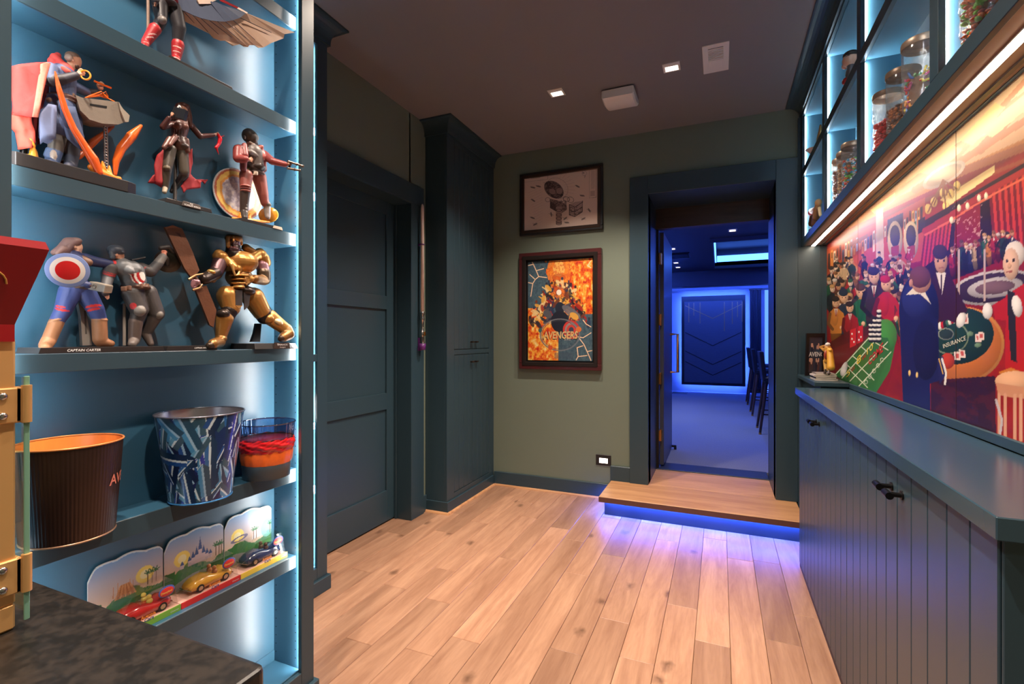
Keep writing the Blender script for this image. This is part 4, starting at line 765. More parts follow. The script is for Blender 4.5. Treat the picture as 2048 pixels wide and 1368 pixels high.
MB().tube([(cx_+.016*math.cos(t), cy_+.016*math.sin(t), 2.096) for t in (2*math.pi*i/16 for i in range(16))], .004, 6, closed=True).box(-2.141, cx_-.014, cy_-.008, cy_+.008, 2.088, 2.104).build('holder_clip', pur, sw_)
# light spill on wall behind: none, real lights only
# ------------------------------------------------------------ figurines: one continuous remeshed body each
class Fig:
    def __init__(s, ox, oy, k, Xp): s.ox, s.oy, s.k, s.Xp = ox, oy, k, Xp; s.pr = []
    def P(s, x, y, d=0.): return onX(s.ox+x/s.k, s.oy+y/s.k, s.Xp+d)
    def R(s, r, p): return r/s.k*depth(p)/F
    def cap(s, a, b, r1, r2, c, paint=False):
        A, B = s.P(*a), s.P(*b); s.pr.append(('cap', A, B, s.R(r1,A), s.R(r2,B), c, paint)); return s
    def chain(s, pts, rs, c):
        for i in range(len(pts)-1): s.cap(pts[i], pts[i+1], rs[i], rs[i+1], c)
        return s
    def ell(s, a, r, c, ang=0., paint=False):
        A = s.P(*a); t = math.radians(ang); ax = RIGHT*math.cos(t)-UP*math.sin(t); ay = RIGHT*math.sin(t)+UP*math.cos(t)
        s.pr.append(('ell', A, (ax, ay, FWD), tuple(s.R(q, A) for q in r), None, c, paint)); return s
    def box(s, a, r, c, ang=0., paint=False):
        s.ell(a, r, c, ang, paint); q = s.pr[-1]; s.pr[-1] = ('box',)+q[1:]; return s
    def hand(s, w, d, size, c, curl=.5, spread=.5, side=1, dd=0.):
        """palm at w (px), fingers along direction d (px unit), four fingers of unequal length and a thumb"""
        w = Vector((w[0], w[1], w[2] if len(w) > 2 else 0)); d = Vector((d[0], d[1])).normalized(); n = Vector((-d.y, d.x))*side
        s.ell((w.x, w.y, w.z), (size*.55, size*.5, size*.34), c)
        for i, L in enumerate((.85, 1., .95, .72)):
            o = (i-1.5)*.27*size; b0 = (w.x+n.x*o+d.x*size*.4, w.y+n.y*o+d.y*size*.4, w.z)
            k1 = (b0[0]+d.x*size*L*.55+n.x*o*spread*.3, b0[1]+d.y*size*L*.55+n.y*o*spread*.3, w.z+dd)
            k2 = (k1[0]+d.x*size*L*.5*(1-curl)-n.x*size*.1, k1[1]+d.y*size*L*.5*(1-curl)+size*.35*curl, w.z+dd*2)
            s.cap(b0, k1, size*.15, size*.13, c); s.cap(k1, k2, size*.13, size*.11, c)
        t0 = (w.x-n.x*size*.45, w.y-n.y*size*.45, w.z); t1 = (t0[0]-n.x*size*.35+d.x*size*.35, t0[1]-n.y*size*.35+d.y*size*.35, w.z+dd); t2 = (t1[0]+d.x*size*.4, t1[1]+d.y*size*.4, w.z+dd)
        s.cap(t0, t1, size*.17, size*.14, c); s.cap(t1, t2, size*.14, size*.11, c); return s
    def head(s, a, r, sk, face=1, hair=None, d=0.):
        """head with nose, brow, eyes, mouth, ear; face = +1 looks to photo right, 0 looks out, -1 left"""
        x, y = a; q = face*r*.72
        s.ell((x, y, d), (r*.80, r, r*.86), sk); s.ell((x+face*r*.22, y+r*.52, d), (r*.56, r*.48, r*.6), sk)
        fx = x+q; fd = d+(.0 if face else s.R(r*.8, s.P(x,y)))
        s.cap((fx+face*r*.02, y-r*.05, fd), (fx+face*r*.22, y+r*.22, fd+.001), r*.09, r*.14, sk)
        s.ell((fx-face*r*.12, y-r*.16, fd), (r*.24, r*.1, r*.34), sk)
        for e in ((-1, 1) if not face else (1,)):
            ex = fx+(e*r*.28 if not face else -face*r*.16); ed = fd if not face else d+s.R(r*.46, s.P(x,y))
            s.ell((ex, y+.0*r, ed), (r*.15, r*.075, r*.3), (236,230,224), paint=True); s.ell((ex+face*r*.04, y, ed), (r*.07, r*.08, r*.3), (40,30,28), paint=True); s.ell((ex, y-r*.2, ed), (r*.2, r*.05, r*.3), (70,48,38), paint=True)
        s.ell((fx-face*r*.06, y+r*.5, fd), (r*.22, r*.055, r*.5), (168,92,84), paint=True)
        s.ell((x-face*r*.12, y+r*.06, d+s.R(r*.78, s.P(x,y))*(1 if face else 0)), (r*.13, r*.2, r*.14), sk)
        if hair: s.ell((x-face*r*.16, y-r*.34, d-.001), (r*.84, r*.74, r*.9), hair)
        return s
    def body(s, name, parent, voxel=.0016, rough=.45, metal=0., smooth=3):
        b = MB()
        for p in s.pr:
            if p[6] if len(p) > 6 else False: continue
            if p[0] == 'cap':
                _, A, B, r1, r2, c, pt = p; b.sphere(A, r1, 20, 12); b.sphere(B, r2, 20, 12)
                if (B-A).length > 1e-5: b.cyl(A, B, r1, r2, 20)
            else:
                _, A, ax, rr, _, c, pt = p; m = MB()
                if p[0] == 'ell': m.sphere((0,0,0), 1., 22, 14)
                else: m.box(-1,1,-1,1,-1,1)
                m.v = [A+ax[0]*v.x*rr[0]+ax[1]*v.z*rr[1]+ax[2]*v.y*rr[2] for v in m.v]
                n0 = len(b.v); b.v += m.v; b.f += [[n0+i for i in f] for f in m.f]; b.sm += m.sm
        t = b.build('tmp', None); md = t.modifiers.new('r', 'REMESH'); md.mode = 'VOXEL'; md.voxel_size = voxel; md.adaptivity = 0
        if smooth: ms = t.modifiers.new('s', 'SMOOTH'); ms.factor = .5; ms.iterations = smooth
        dg = bpy.context.evaluated_depsgraph_get(); dg.update(); me = bpy.data.meshes.new_from_object(t.evaluated_get(dg)); bpy.data.objects.remove(t)
        n = len(me.vertices); V = np.empty(n*3, np.float32); me.vertices.foreach_get('co', V); V = V.reshape(-1,3).astype(float)
        best = np.full(n, 1e9); col = np.zeros((n,3))
        for p in s.pr:
            if p[0] == 'cap':
                _, A, B, r1, r2, c, pt = p; A_, B_ = np.array(A), np.array(B); ab = B_-A_; L2 = ab@ab+1e-12; tt = np.clip((V-A_)@ab/L2, 0, 1)
                d = np.linalg.norm(V-A_-tt[:,None]*ab, axis=1)-(r1+(r2-r1)*tt)
            else:
                _, A, ax, rr, _, c, pt = p; q = np.stack([(V-np.array(A))@np.array(a) for a in ax], 1); q = q[:, :]; rv = np.array([rr[0], rr[1], rr[2]])
                if p[0] == 'ell': d = (np.linalg.norm(q/rv, axis=1)-1)*rv.min()
                else: d = np.max(np.abs(q)-rv, axis=1)
            if pt: m = d < 0; best[m] = -1
            else: m = d < best; best[m] = d[m]
            col[m] = s2l(c)
        ca = me.color_attributes.new('Paint', 'FLOAT_COLOR', 'POINT'); ca.data.foreach_set('color', np.c_[col, np.ones(n)].astype(np.float32).ravel())
        o0 = np.array(org(parent)); me.vertices.foreach_set('co', (V-o0).astype(np.float32).ravel()); me.polygons.foreach_set('use_smooth', np.ones(len(me.polygons), bool)); me.update()
        me.name = name; me.materials.clear(); me.materials.append(mat('figure_%d_%d' % (rough*100, metal*100), (128,128,128), rough, metal=metal, attr='Paint', var=.08, scale=120, bump=.12, bscale=700))
        ob = bpy.data.objects.new(name, me); C.objects.link(ob); ob.parent = parent; ORG[ob.name] = org(parent); s.pr = []; return ob
    def sheet(s, name, pts, m, parent, thick=.003, cut=0, wave=0.):
        """cloth or plate outline with its own thickness; each point may carry a depth"""
        v = [s.P(*p) for p in pts]; n = len(v)
        b = MB(); b.add(v+[q+Vector((-thick,0,0)) for q in v], [list(range(n)), list(range(n,2*n))[::-1]]+[(i,n+i,n+(i+1)%n,(i+1)%n) for i in range(n)])
        o = b.build(name, m, parent, tri=True)
        if cut or wave:
            bm = bmesh.new(); bm.from_mesh(o.data); bmesh.ops.subdivide_edges(bm, edges=bm.edges, cuts=cut or 3, use_grid_fill=True); bmesh.ops.triangulate(bm, faces=bm.faces)
            for q in bm.verts: q.co.x += wave*(math.sin(q.co.y*190+q.co.z*60)+.5*math.sin(q.co.y*410-q.co.z*90))
            for f_ in bm.faces: f_.smooth = True
            bm.to_mesh(o.data); bm.free()
        return o
    def rod(s, name, pts, r, m, parent, n=10):
        v = [s.P(*p) for p in pts]; rs = [s.R(q, w) for q, w in zip(r if isinstance(r,(list,tuple)) else [r]*len(v), v)]
        return MB().tube(v, rs, n).build(name, m, parent)
def blob(s, name, pts, c, parent, voxel=.0016, rough=.25, smooth=1): 
    for a, b, r1, r2 in pts: s.cap(a, b, r1, r2, c)
    return s.body(name, parent, voxel, rough, smooth=smooth)
def plate(name, parent, x0, x1, y0, y1, z0, z1, m, front=.0):
    """stand base with sloped front face"""
    return MB().add([(x0,y0,z0),(x1,y0,z0),(x1,y1,z0),(x0,y1,z0),(x0,y0+.004,z1),(x1-front,y0+.004,z1),(x1-front,y1-.004,z1),(x0,y1-.004,z1)], [(0,3,2,1),(4,5,6,7),(0,1,5,4),(1,2,6,5),(2,3,7,6),(3,0,4,7)]).build(name, m, parent, bevel=.0008)
redc = mat('cape_red', (196,52,48), .75, var=.12, scale=60, bump=.2, bscale=500); redc2 = mat('coat_red', (150,24,32), .7, var=.15, scale=60)
flame = mat('flame_resin', (240,110,30), .2, var=.35, scale=45, coat=.4, spec=.7); flame2 = mat('flame_resin_yellow', (250,170,60), .2, var=.3, scale=50, coat=.4)
basem = mat('figure_base', (40,36,35), .35, var=.1, scale=30, coat=.2); letter = mat('lettering_white', (226,224,220), .5); letg = mat('lettering_gold', (206,196,176), .4)
S2, S3, S1 = SHELF['s2'], SHELF['s3'], SHELF['s1']
# --- A: robed figurine with red cape, stone bowl and flames
f = Fig(20, 80, 4.277, -1.462)
A = thing('figurine', 'blue-robed figurine in red cape with orange flames and stone bowl', 'figurine', (-1.45, .67, S2), 'costumed figurines on the shelves')
skn = (222,170,140); blu = (72,88,124); dk = (46,44,52); brn = (96,66,56)
f.head((548,172), 62, skn, 1, (104,80,66)); f.cap((520,215),(505,265),30,34,skn)
f.ell((566,232,.004),(26,16,20),(80,58,48)); f.ell((500,150,.008),(34,30,18),(150,128,116))
f.cap((450,300),(455,470),92,84,blu); f.cap((380,262),(520,290),52,44,blu); f.ell((455,340,.012),(60,70,40),(58,70,104))
for i in range(4): f.cap((430+i*24,370,.022),(420+i*24,460,.022),9,9,(58,72,108))
f.ell((450,500),(118,30,92),brn); f.ell((450,528),(112,20,88),(70,46,40)); f.cap((540,470,.02),(560,520,.022),14,14,(150,110,80)); f.ell((335,515,.01),(26,22,20),(110,80,64))
f.cap((440,560),(420,720),104,120,blu); f.cap((330,640),(310,830),58,52,(104,116,150)); f.cap((540,640),(570,880),60,48,(66,78,110)); f.cap((450,700),(430,800),70,62,(88,96,124))
f.cap((420,760),(410,860),62,58,(96,90,84)); f.cap((405,870),(385,960),60,50,(90,86,80)); f.cap((385,960),(360,1040),52,50,(70,92,130)); f.ell((372,985,.012),(20,44,22),(190,180,170)); f.cap((355,1040),(335,1062,.02),44,36,(60,78,112)); f.cap((330,940),(300,985),22,14,(70,92,130))
f.cap((530,880),(530,980),60,52,(60,58,62)); f.cap((530,985),(515,1075),50,46,(54,62,80)); f.cap((515,1075),(500,1085,.025),40,34,(50,56,74))
f.cap((350,250,.012),(340,345,.022),56,50,(84,100,136)); f.cap((345,352,.024),(450,335,.03),46,40,dk); f.cap((450,335,.03),(560,305,.034),40,32,(58,58,68)); f.hand((590,290,.036),(.95,-.28),46,skn,.35,.6,1,.002)
f.cap((560,400,-.01),(660,450,-.012),44,36,blu); f.cap((660,450,-.012),(740,450,-.008),34,28,dk); f.hand((775,410,-.008),(.2,-1),44,skn,.2,.8,1,0)
for i in range(5): f.ell((475+i*22,325-i*5.2,.034),(4,44,40),(34,34,40),paint=True)
f.body('body', A, .0017, .55)
f.ell((470,245,.004),(70,50,62),(206,66,62),40); f.cap((385,150,-.004),(500,265,.012),34,30,(206,66,62)); f.cap((410,130,-.012),(370,190,-.006),24,40,(206,66,62)); f.cap((460,250,.02),(500,270,.03),24,20,(216,84,70)); f.body('collar', A, .0018, .7)
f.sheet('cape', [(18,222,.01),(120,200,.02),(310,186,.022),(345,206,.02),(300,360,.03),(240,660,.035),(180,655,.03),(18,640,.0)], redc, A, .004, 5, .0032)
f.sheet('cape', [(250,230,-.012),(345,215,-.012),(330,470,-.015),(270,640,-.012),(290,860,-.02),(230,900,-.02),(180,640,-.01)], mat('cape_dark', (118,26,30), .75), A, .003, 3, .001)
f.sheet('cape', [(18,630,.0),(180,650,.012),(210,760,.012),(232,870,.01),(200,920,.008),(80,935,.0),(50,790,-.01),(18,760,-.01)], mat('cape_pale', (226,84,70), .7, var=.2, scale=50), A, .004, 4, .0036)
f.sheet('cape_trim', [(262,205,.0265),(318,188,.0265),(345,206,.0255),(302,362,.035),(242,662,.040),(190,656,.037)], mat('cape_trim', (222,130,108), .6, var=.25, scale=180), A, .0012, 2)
f.sheet('coat_tail', [(330,545,.028),(250,640,.03),(265,890,.03),(300,860,.034),(395,845,.034),(400,560,.03)], mat('robe_pale', (112,124,160), .75, var=.15, scale=80), A, .003, 3, .001)
f.sheet('coat_tail', [(420,560,.03),(560,570,.03),(640,830,.028),(620,950,.026),(490,840,.032)], mat('robe_blue', (70,84,116), .75, var=.15, scale=80), A, .003, 3, .001)
t_ = f.P(645,300,.045); rr = f.R(38,t_); MB().tube([t_+RIGHT*rr*math.cos(a)*.8+UP*rr*math.sin(a)+FWD*rr*.4*math.cos(a) for a in (2*math.pi*i/24 for i in range(24))], rr*.2, 8, closed=True).build('energy_ring', flame2, A)
f.rod('energy_bar', [(720,350,0),(790,382,0),(865,410,0)], 9, flame, A)
f.sheet('stone_bowl', [(560,470,.03),(615,492,.03),(930,530,.03),(965,585,.03),(1022,645,.03),(1010,695,.03),(930,722,.03),(790,715,.03),(680,680,.03),(600,600,.03)], mat('cast_stone', (128,118,106), .7, var=.15, scale=60, bump=.3, bscale=300), A, .05, 0)
f.sheet('bowl_slot', [(685,543,.0305),(830,566,.0305),(828,585,.0305),(683,560,.0305)], black, A, .001)
f.sheet('bowl_end', [(930,530,.036),(965,585,.036),(1024,645,.036),(1015,700,.036),(985,700,.036),(945,600,.036)], mat('cast_stone_light', (150,140,126), .7, var=.15, scale=60), A, .006)
for k_ in range(7): f.rod('energy_coil', [(640+k_*8,495-k_*1,.02-.006*k_),(700+k_*14,470+6*(k_%3),.02-.006*k_),(780+k_*10,440+18*(k_%4),.01-.004*k_),(840,500,.0),(895,528,.015-.005*k_)], 5, flame, A, 6)
for sx in (-12, 12):
    f.rod('bowl_post', [(815+sx,720,.0),(826+sx,1105,.0)], 7, steel, A, 8)
for i in range(15): f.rod('post_link', [(803+i*.7,730+i*25,.0),(830+i*.7,742+i*25,.0)], 6, steel, A, 6)
blob(f, 'flame', [((385,270,.04),(420,420,.042),8,20),((420,420,.042),(470,590,.042),20,24),((470,590,.042),(540,750,.042),24,26),((540,750,.042),(640,910,.042),26,30),((640,910,.042),(710,1020,.042),30,40),((710,1020,.042),(760,1130,.042),40,30)], (236,98,40), A, .002)
blob(f, 'flame', [((700,1090,.035),(760,1135,.035),30,36),((760,1135,.035),(900,1185,.03),40,22),((800,1100,.03),(790,1040,.03),20,8),((720,1090,.03),(690,1040,.03),18,8),((850,1140,.03),(850,1075,.03),22,6),((900,1180,.02),(940,1180,.02),18,12),((940,1190,.02),(960,1220,.02),14,8)], (246,140,44), A, .002)
blob(f, 'flame', [((900,1150,.0),(905,1040,.0),14,26),((905,1040,.0),(950,930,.0),26,34),((950,930,.0),(1040,820,.0),34,38),((1040,820,.0),(1120,735,.0),38,14)], (226,104,34), A, .002)
blob(f, 'flame', [((420,1060,-.02),(590,1000,-.025),14,22),((590,1000,-.025),(700,880,-.03),22,30),((700,880,-.03),(880,740,-.035),30,12)], (186,84,34), A, .002)
blob(f, 'flame', [((110,1075,.0),(240,1050,.0),18,20),((150,1060,0),(140,980,0),26,8),((200,1060,0),(190,880,0),36,12),((190,900,0),(160,800,0),24,4),((230,1050,0),(225,940,0),20,6)], (250,160,56), A, .002)
f.rod('stand_post', [(118,920,-.01),(105,1090,-.01)], 26, blackm, A)
bp_ = [(-1.415,.556),(-1.415,.60),(-1.415,.775),(-1.425,.800),(-1.525,.800),(-1.525,.545),(-1.43,.545)]
MB().prism([(x,y,S2) for x,y in bp_], (0,0,.030)).build('base', basem, A, bevel=.002)
# --- B: figurine in dark leather with red coat tails, holding a book
f = Fig(280, 190, 5.7, -1.468)
B_ = thing('figurine', 'dark leather clad figurine with red coat tails reading a black book', 'figurine', (-1.47, .93, S2), 'costumed figurines on the shelves')
lt = (84,52,46); ol = (74,66,56); hr = (84,44,34); sk2 = (206,150,120)
f.head((487,170), 56, sk2, 0, None); f.ell((492,128,-.002),(60,42,54),hr); f.chain([(440,120,-.003),(400,200,-.006),(385,320,-.008)],[30,30,22],hr); f.chain([(535,130,0),(555,230,.002),(575,350,.006)],[30,34,24],hr); f.chain([(520,260,.006),(530,330,.012)],[22,18],hr); f.cap((485,240),(480,290),22,24,sk2)
f.cap((455,360),(440,470),88,72,lt); f.ell((425,350,.016),(42,38,34),(110,72,62)); f.ell((510,360,.016),(42,38,34),(110,72,62)); f.cap((435,480),(440,560),72,92,(78,48,42)); f.ell((450,590),(110,50,80),(60,44,40))
for i in range(5): f.cap((390+i*28,390,.028),(400+i*22,500,.026),5,4,(52,34,32))
f.cap((340,500,.014),(275,600,.02),34,26,(98,62,54)); f.cap((400,480,.02),(340,570,.028),30,22,(112,72,62)); f.cap((525,520,.014),(545,640,.02),34,24,(104,66,58))
f.cap((375,325),(262,365,.015),38,34,(70,38,36)); f.cap((262,365,.015),(330,265,.03),34,26,(76,42,38)); f.hand((362,228,.034),(.8,-.6),32,sk2,.5,.4,1,.001)
f.cap((585,350),(685,472,.004),36,32,(70,38,36)); f.cap((685,472,.004),(835,455,.008),30,22,(76,42,38)); f.cap((835,455,.008),(855,450,.008),20,18,(210,160,140)); f.hand((872,440,.008),(.9,.2),26,sk2,.4,.6,1,0)
f.cap((345,620,.006),(315,810,.012),62,50,ol); f.cap((310,830,.012),(290,1050,.006),48,34,(66,58,48)); f.ell((305,835,.02),(40,28,30),(96,84,66)); f.cap((288,1060,.006),(278,1105,.02),28,24,(150,136,116))
f.cap((475,640,.0),(505,880,.008),66,52,ol); f.cap((505,910,.008),(390,1060,-.03),46,34,(50,40,38)); f.cap((390,1060,-.03),(360,1100,-.03),30,22,(40,34,32))
f.body('body', B_, .0017, .38)
f.sheet('coat_tail', [(285,600,.0),(205,680,.0),(165,800,-.004),(182,1015,.0),(250,1030,.008),(275,820,.008)], redc2, B_, .003, 4, .0014); f.sheet('coat_tail', [(200,880,-.012),(150,915,-.012),(95,1000,-.014),(170,1010,-.014),(255,1055,-.012),(260,960,-.012)], redc2, B_, .003, 3, .001)
f.sheet('coat_tail', [(555,640,.0),(592,612,.0),(602,780,.0),(575,900,.0),(640,960,.0),(772,965,-.006),(745,1015,-.006),(715,985,-.006),(690,1000,0),(692,1060,.0),(530,1080,.006),(500,1115,.004),(468,1040,.0),(545,930,.008)], redc2, B_, .003, 4, .0014)
c_ = f.P(455,215,.042); MB().obox(c_, RIGHT*f.R(70,c_)+UP*-f.R(20,c_), (UP*.9+RIGHT*.25)*f.R(62,c_), FWD*.006).build('book', black, B_, bevel=.001); c_ = f.P(440,150,.040); MB().obox(c_, RIGHT*f.R(18,c_)+UP*f.R(22,c_), (UP*.6-RIGHT*.3)*f.R(16,c_), FWD*.004).build('book_pages', white, B_)
blob(f, 'energy_wisp', [((890,450,.01),(915,500,.01),16,20),((915,500,.01),(900,560,.01),22,18),((900,560,.01),(868,600,.01),16,18),((868,600,.01),(900,682,.01),14,3),((915,480,.01),(965,460,.01),10,3),((905,550,.01),(935,545,.01),10,3),((900,470,.01),(880,430,.01),8,3)], (190,24,36), B_, .0015)
f.rod('stand_post', [(412,600,-.02),(404,900,-.02),(398,1195,-.01)], [14,18,20], mat('stand_grey', (96,90,86), .35, metal=.4), B_)
q = f.P(400,1190,-.01); yb0, yb1 = .868, 1.005
plate('base', B_, -1.52, -1.416, yb0, yb1, S2, S2+.012, basem); np_ = plate('nameplate', B_, -1.4165, -1.4125, .912, .968, S2+.001, S2+.0145, mat('nameplate_grey', (96,88,84), .35, metal=.3))
text('lettering', 'THE', letter, B_, (-1.4124, .934, S2+.0092), (0,1,0), (0,0,.0035), .0004, bold=.02); text('lettering', 'SCARLET WITCH', letter, B_, (-1.4124, .918, S2+.003), (0,1,0), (0,0,.0045), .0004, sx=.95, bold=.02)
# --- C: figurine in maroon jacket aiming to the right, standing in fire
f = Fig(410, 240, 5.948, -1.462)
Cc = thing('figurine', 'masked figurine in maroon jacket aiming a two-barrelled pistol', 'figurine', (-1.46, 1.18, S2), 'costumed figurines on the shelves')
mar = (134,56,54); gry = (104,96,92); bt = (66,52,46)
f.ell((525,188),(80,86,78),(74,66,60)); f.ell((555,205,.006),(70,78,66),(66,58,54)); f.ell((598,208,.006),(36,46,38),(160,126,98)); f.cap((560,262,.006),(610,275,.008),30,22,(72,64,58)); f.ell((598,172,.012),(12,10,10),(236,180,120)); f.ell((610,215,.01),(12,10,12),(230,190,150)); f.cap((530,262,.012),(590,292,.014),9,8,(206,186,170)); f.ell((470,205,.01),(16,24,18),(90,82,76)); f.cap((535,280),(535,320),40,44,(176,120,100))
f.cap((575,390),(600,540),102,90,gry); f.cap((540,380,.02),(640,440,.02),30,26,(120,112,108)); f.ell((600,560),(112,52,86),(52,42,40))
f.cap((410,350),(460,350),58,50,(96,40,42)); f.cap((470,300,.008),(480,420,.02),30,36,mar); f.cap((460,430,.012),(455,580,.012),44,36,(110,46,46)); f.cap((655,330,.008),(690,440,.018),34,38,(176,92,84)); f.cap((690,450,.012),(705,590,.012),38,30,(112,48,46)); f.ell((665,325,.02),(36,26,20),(196,112,100),-30)
f.cap((395,355),(388,450,.01),58,52,mar); f.cap((390,458,.012),(480,465,.035),48,40,(146,62,58)); f.hand((525,472,.04),(.95,.2),40,(206,150,120),.4,.4,1,.0)
f.cap((705,410,.008),(800,490,.045),50,44,mar); f.cap((800,490,.045),(950,528,.078),42,34,(146,62,58)); f.hand((990,525,.086),(1,.1),36,(150,110,90),.6,.3,1,0)
f.ell((590,632),(116,22,88),(60,44,38)); f.box((605,635,.024),(24,20,10),(206,190,170))
f.cap((490,660),(480,820,.006),74,60,(140,74,66)); f.cap((478,840,.006),(462,1090,.0),58,44,bt); f.cap((462,1090,0),(475,1165,.02),42,34,(58,50,46)); f.ell((485,790,.012),(62,10,60),(170,96,84)); f.ell((485,820,.012),(60,10,60),(110,52,48)); f.ell((485,845,.012),(58,10,58),(170,96,84))
f.cap((645,680),(690,880,.004),80,60,(150,84,74)); f.cap((692,890,.004),(712,985,.004),58,48,(140,74,66)); f.cap((735,1000,.004),(745,1140,.004),42,32,(150,140,132)); f.cap((745,1140,.004),(750,1160,.02),28,24,(120,110,104)); f.ell((740,1010,.008),(50,22,40),(96,84,76))
for y_ in (960,1010,1050,1090): f.ell((490,y_,.012),(14,9,14),(190,180,170)); 
f.body('body', Cc, .0017, .4)
for a, b_ in (((985,492),(1160,548)),((978,575),(1122,598))):
    p0, p1 = f.P(*a,.086), f.P(*b_,.098); MB().cyl(p0, p1, .0042, .0036, 12).cyl(p1, p1+(p1-p0)*.06, .005, .0045, 12).cyl(p0+(p1-p0)*.55, p0+(p1-p0)*.62, .0055, .0055, 12).build('pistol_barrel', mat('gun_metal', (120,104,92), .3, metal=.7), Cc)
p0, p1 = f.P(1000,500,.086), f.P(1010,590,.086); MB().cyl(p0, p1, .0034, .0034, 8).build('pistol_grip', blackm, Cc)
blob(f, 'fire', [((330,1168,.01),(600,1205,.015),14,26),((430,1160,.0),(430,1110,.0),40,18),((520,1170,.0),(540,1110,.0),30,8),((600,1205,.015),(760,1215,.01),24,14)], (240,140,44), Cc, .002)
cc = f.P(755,1130,-.012); rr = f.R(122,cc); d_ = MB().lathe([(0,-.003),(rr*.8,-.003),(rr*.86,0),(rr*.8,.003),(0,.003)], (0,0,0), 28); d_.v = [cc+RIGHT*v.x*1.15+UP*v.y*.9-FWD*v.z for v in d_.v]; d_.build('fire', flame2, Cc)
plate('base', Cc, -1.52, -1.416, 1.10, 1.262, S2, S2+.010, basem); plate('base_label', Cc, -1.4165, -1.4135, 1.222, 1.262, S2+.001, S2+.011, mat('label_pale', (196,180,160), .4))
# printed round backdrop
pb = thing('round_backdrop', 'round card printed with an orange fire ring behind jacket figurine', 'card', (-1.518, 1.13, S2), None)
c0 = f.P(405,885,-.052); rb = f.R(300,c0)
Dk = Print(c0+Vector((0,-rb*1.15,-rb*1.05)), (0,rb*2.3,0), (0,0,rb*2.1), 110, 100, (214,206,214)); rad = np.hypot((Dk.P[:,1]-c0.y)/rb/1.08, (Dk.P[:,2]-c0.z)/rb); an = np.arctan2(Dk.P[:,2]-c0.z, Dk.P[:,1]-c0.y); nzk = Dk.noise(18, 2)
Dk.put(nzk > .55, (186,176,190)); Dk.put(nzk < .40, (236,226,222)); Dk.put((rad > .62+.1*nzk) & (rad < .96), (240,170,90)); Dk.put((rad > .70+.1*nzk) & (rad < .84+.08*nzk), (252,214,120)); Dk.put((rad > .84+.08*nzk), (206,120,90)); Dk.put(rad > .95, (214,206,206))
Dk.build('print', pb, .3, keep=rad < 1.0)
d_ = MB().lathe([(0,0),(rb,0),(rb,.003),(0,.003)], (0,0,0), 40); d_.v = [c0+Vector((-v.z-.0006, v.x*1.08, v.y)) for v in d_.v]; d_.build('card', white, pb)
# --- D: figurine with round shield
f = Fig(70, 460, 5.261, -1.475)
Dd = thing('figurine', 'blue-suited figurine with round red-centred shield and brown boots', 'figurine', (-1.47, .72, S3), 'costumed figurines on the shelves')
nv = (62,78,136); nv2 = (44,54,96); tan = (150,104,72); sk3 = (228,182,152); hb = (116,88,84)
f.head((432,178), 66, sk3, 1, None); f.ell((385,130,0),(84,52,66),hb); f.ell((430,112,.006),(56,34,50),(128,100,94)); f.chain([(350,130,0),(300,190,-.002),(200,238,-.004)],[52,52,30],hb); f.chain([(370,170,.01),(330,220,.01)],[30,34],(104,78,76)); f.chain([(300,200,.012),(230,245,.012)],[34,20],(128,100,94)); f.cap((405,235),(400,280),36,40,sk3)
f.cap((400,320),(430,480),108,92,nv2); f.cap((430,500),(430,600),92,104,nv); f.ell((425,608),(128,24,96),(74,58,50)); f.cap((470,290,.012),(560,340,.02),40,40,(112,80,62))
f.cap((520,310),(640,335),66,54,nv2); f.cap((640,335),(800,362,.004),54,46,nv2); f.cap((810,364,.004),(915,370,.004),47,40,(206,44,44)); f.cap((918,370,.004),(955,366,.004),36,36,(200,176,150)); f.cap((955,366,.004),(985,362,.004),34,34,tan); f.hand((1025,352,.004),(.9,-.1),42,(128,92,66),.75,.3,-1,0)
f.cap((370,650),(295,850),98,76,nv); f.cap((292,858),(235,950),74,64,nv); f.cap((225,975),(150,1150),66,62,tan); f.cap((145,1160),(110,1215,.01),64,58,(166,116,82)); f.cap((110,1220,.01),(105,1245,.025),52,48,(172,122,86))
f.cap((520,650),(635,830),100,78,nv); f.cap((640,840),(670,915),76,66,nv); f.cap((678,950),(685,1150),66,66,tan); f.cap((690,1170),(800,1195,.008),60,34,(150,102,70)); f.ell((680,945),(72,16,70),(176,128,94)); f.ell((222,965),(74,18,72),(176,128,94),-24)
for a, an in (((235,805),10),((280,845),16),((600,830),-18),((620,795),-18)): f.ell((*a,.02),(86,13,80),(214,52,50),an,paint=True)
f.cap((470,560,.02),(560,580,.03),40,36,nv2); f.hand((570,585,.034),(.9,.3),38,(128,92,66),.8,.3,1,0)
f.body('body', Dd, .0017, .5)
def disc(name, parent, c, r, m_list, nrm, dome=.12, rot=0):
    nrm = Vector(nrm).normalized(); u = UP.cross(nrm).normalized(); v = nrm.cross(u)
    edges = [a for a, _ in m_list]
    for i, (r1, m) in enumerate(m_list):
        r0 = m_list[i+1][0] if i+1 < len(m_list) else 0.0
        pr = [(r*(r0+(r1-r0)*j/4), r*dome*(1-(r0+(r1-r0)*j/4)**2)) for j in range(5)]
        b = MB().lathe(pr, (0,0,0), 40).lathe([(a, z-.0025) for a, z in pr], (0,0,0), 40)
        if i == 0: b.lathe([(r*r1,0),(r*r1+.0008,-.0012),(r*r1,-.0025)], (0,0,0), 40)
        b.v = [c+u*q.x+v*q.y+nrm*q.z for q in b.v]; b.build(name if i == 0 else 'shield_ring', m, parent, recalc=False)
sh = f.P(345,425,.075); rs = f.R(176, sh); enam = lambda n_, c_: mat('enamel_'+n_, c_, .3, metal=.25, coat=.4)
disc('shield', Dd, sh, rs, [(1.,enam('blue',(132,152,206))),(.80,enam('white',(232,226,222))),(.565,enam('red',(206,34,36)))], Vector((0,0,H+.02))-sh)
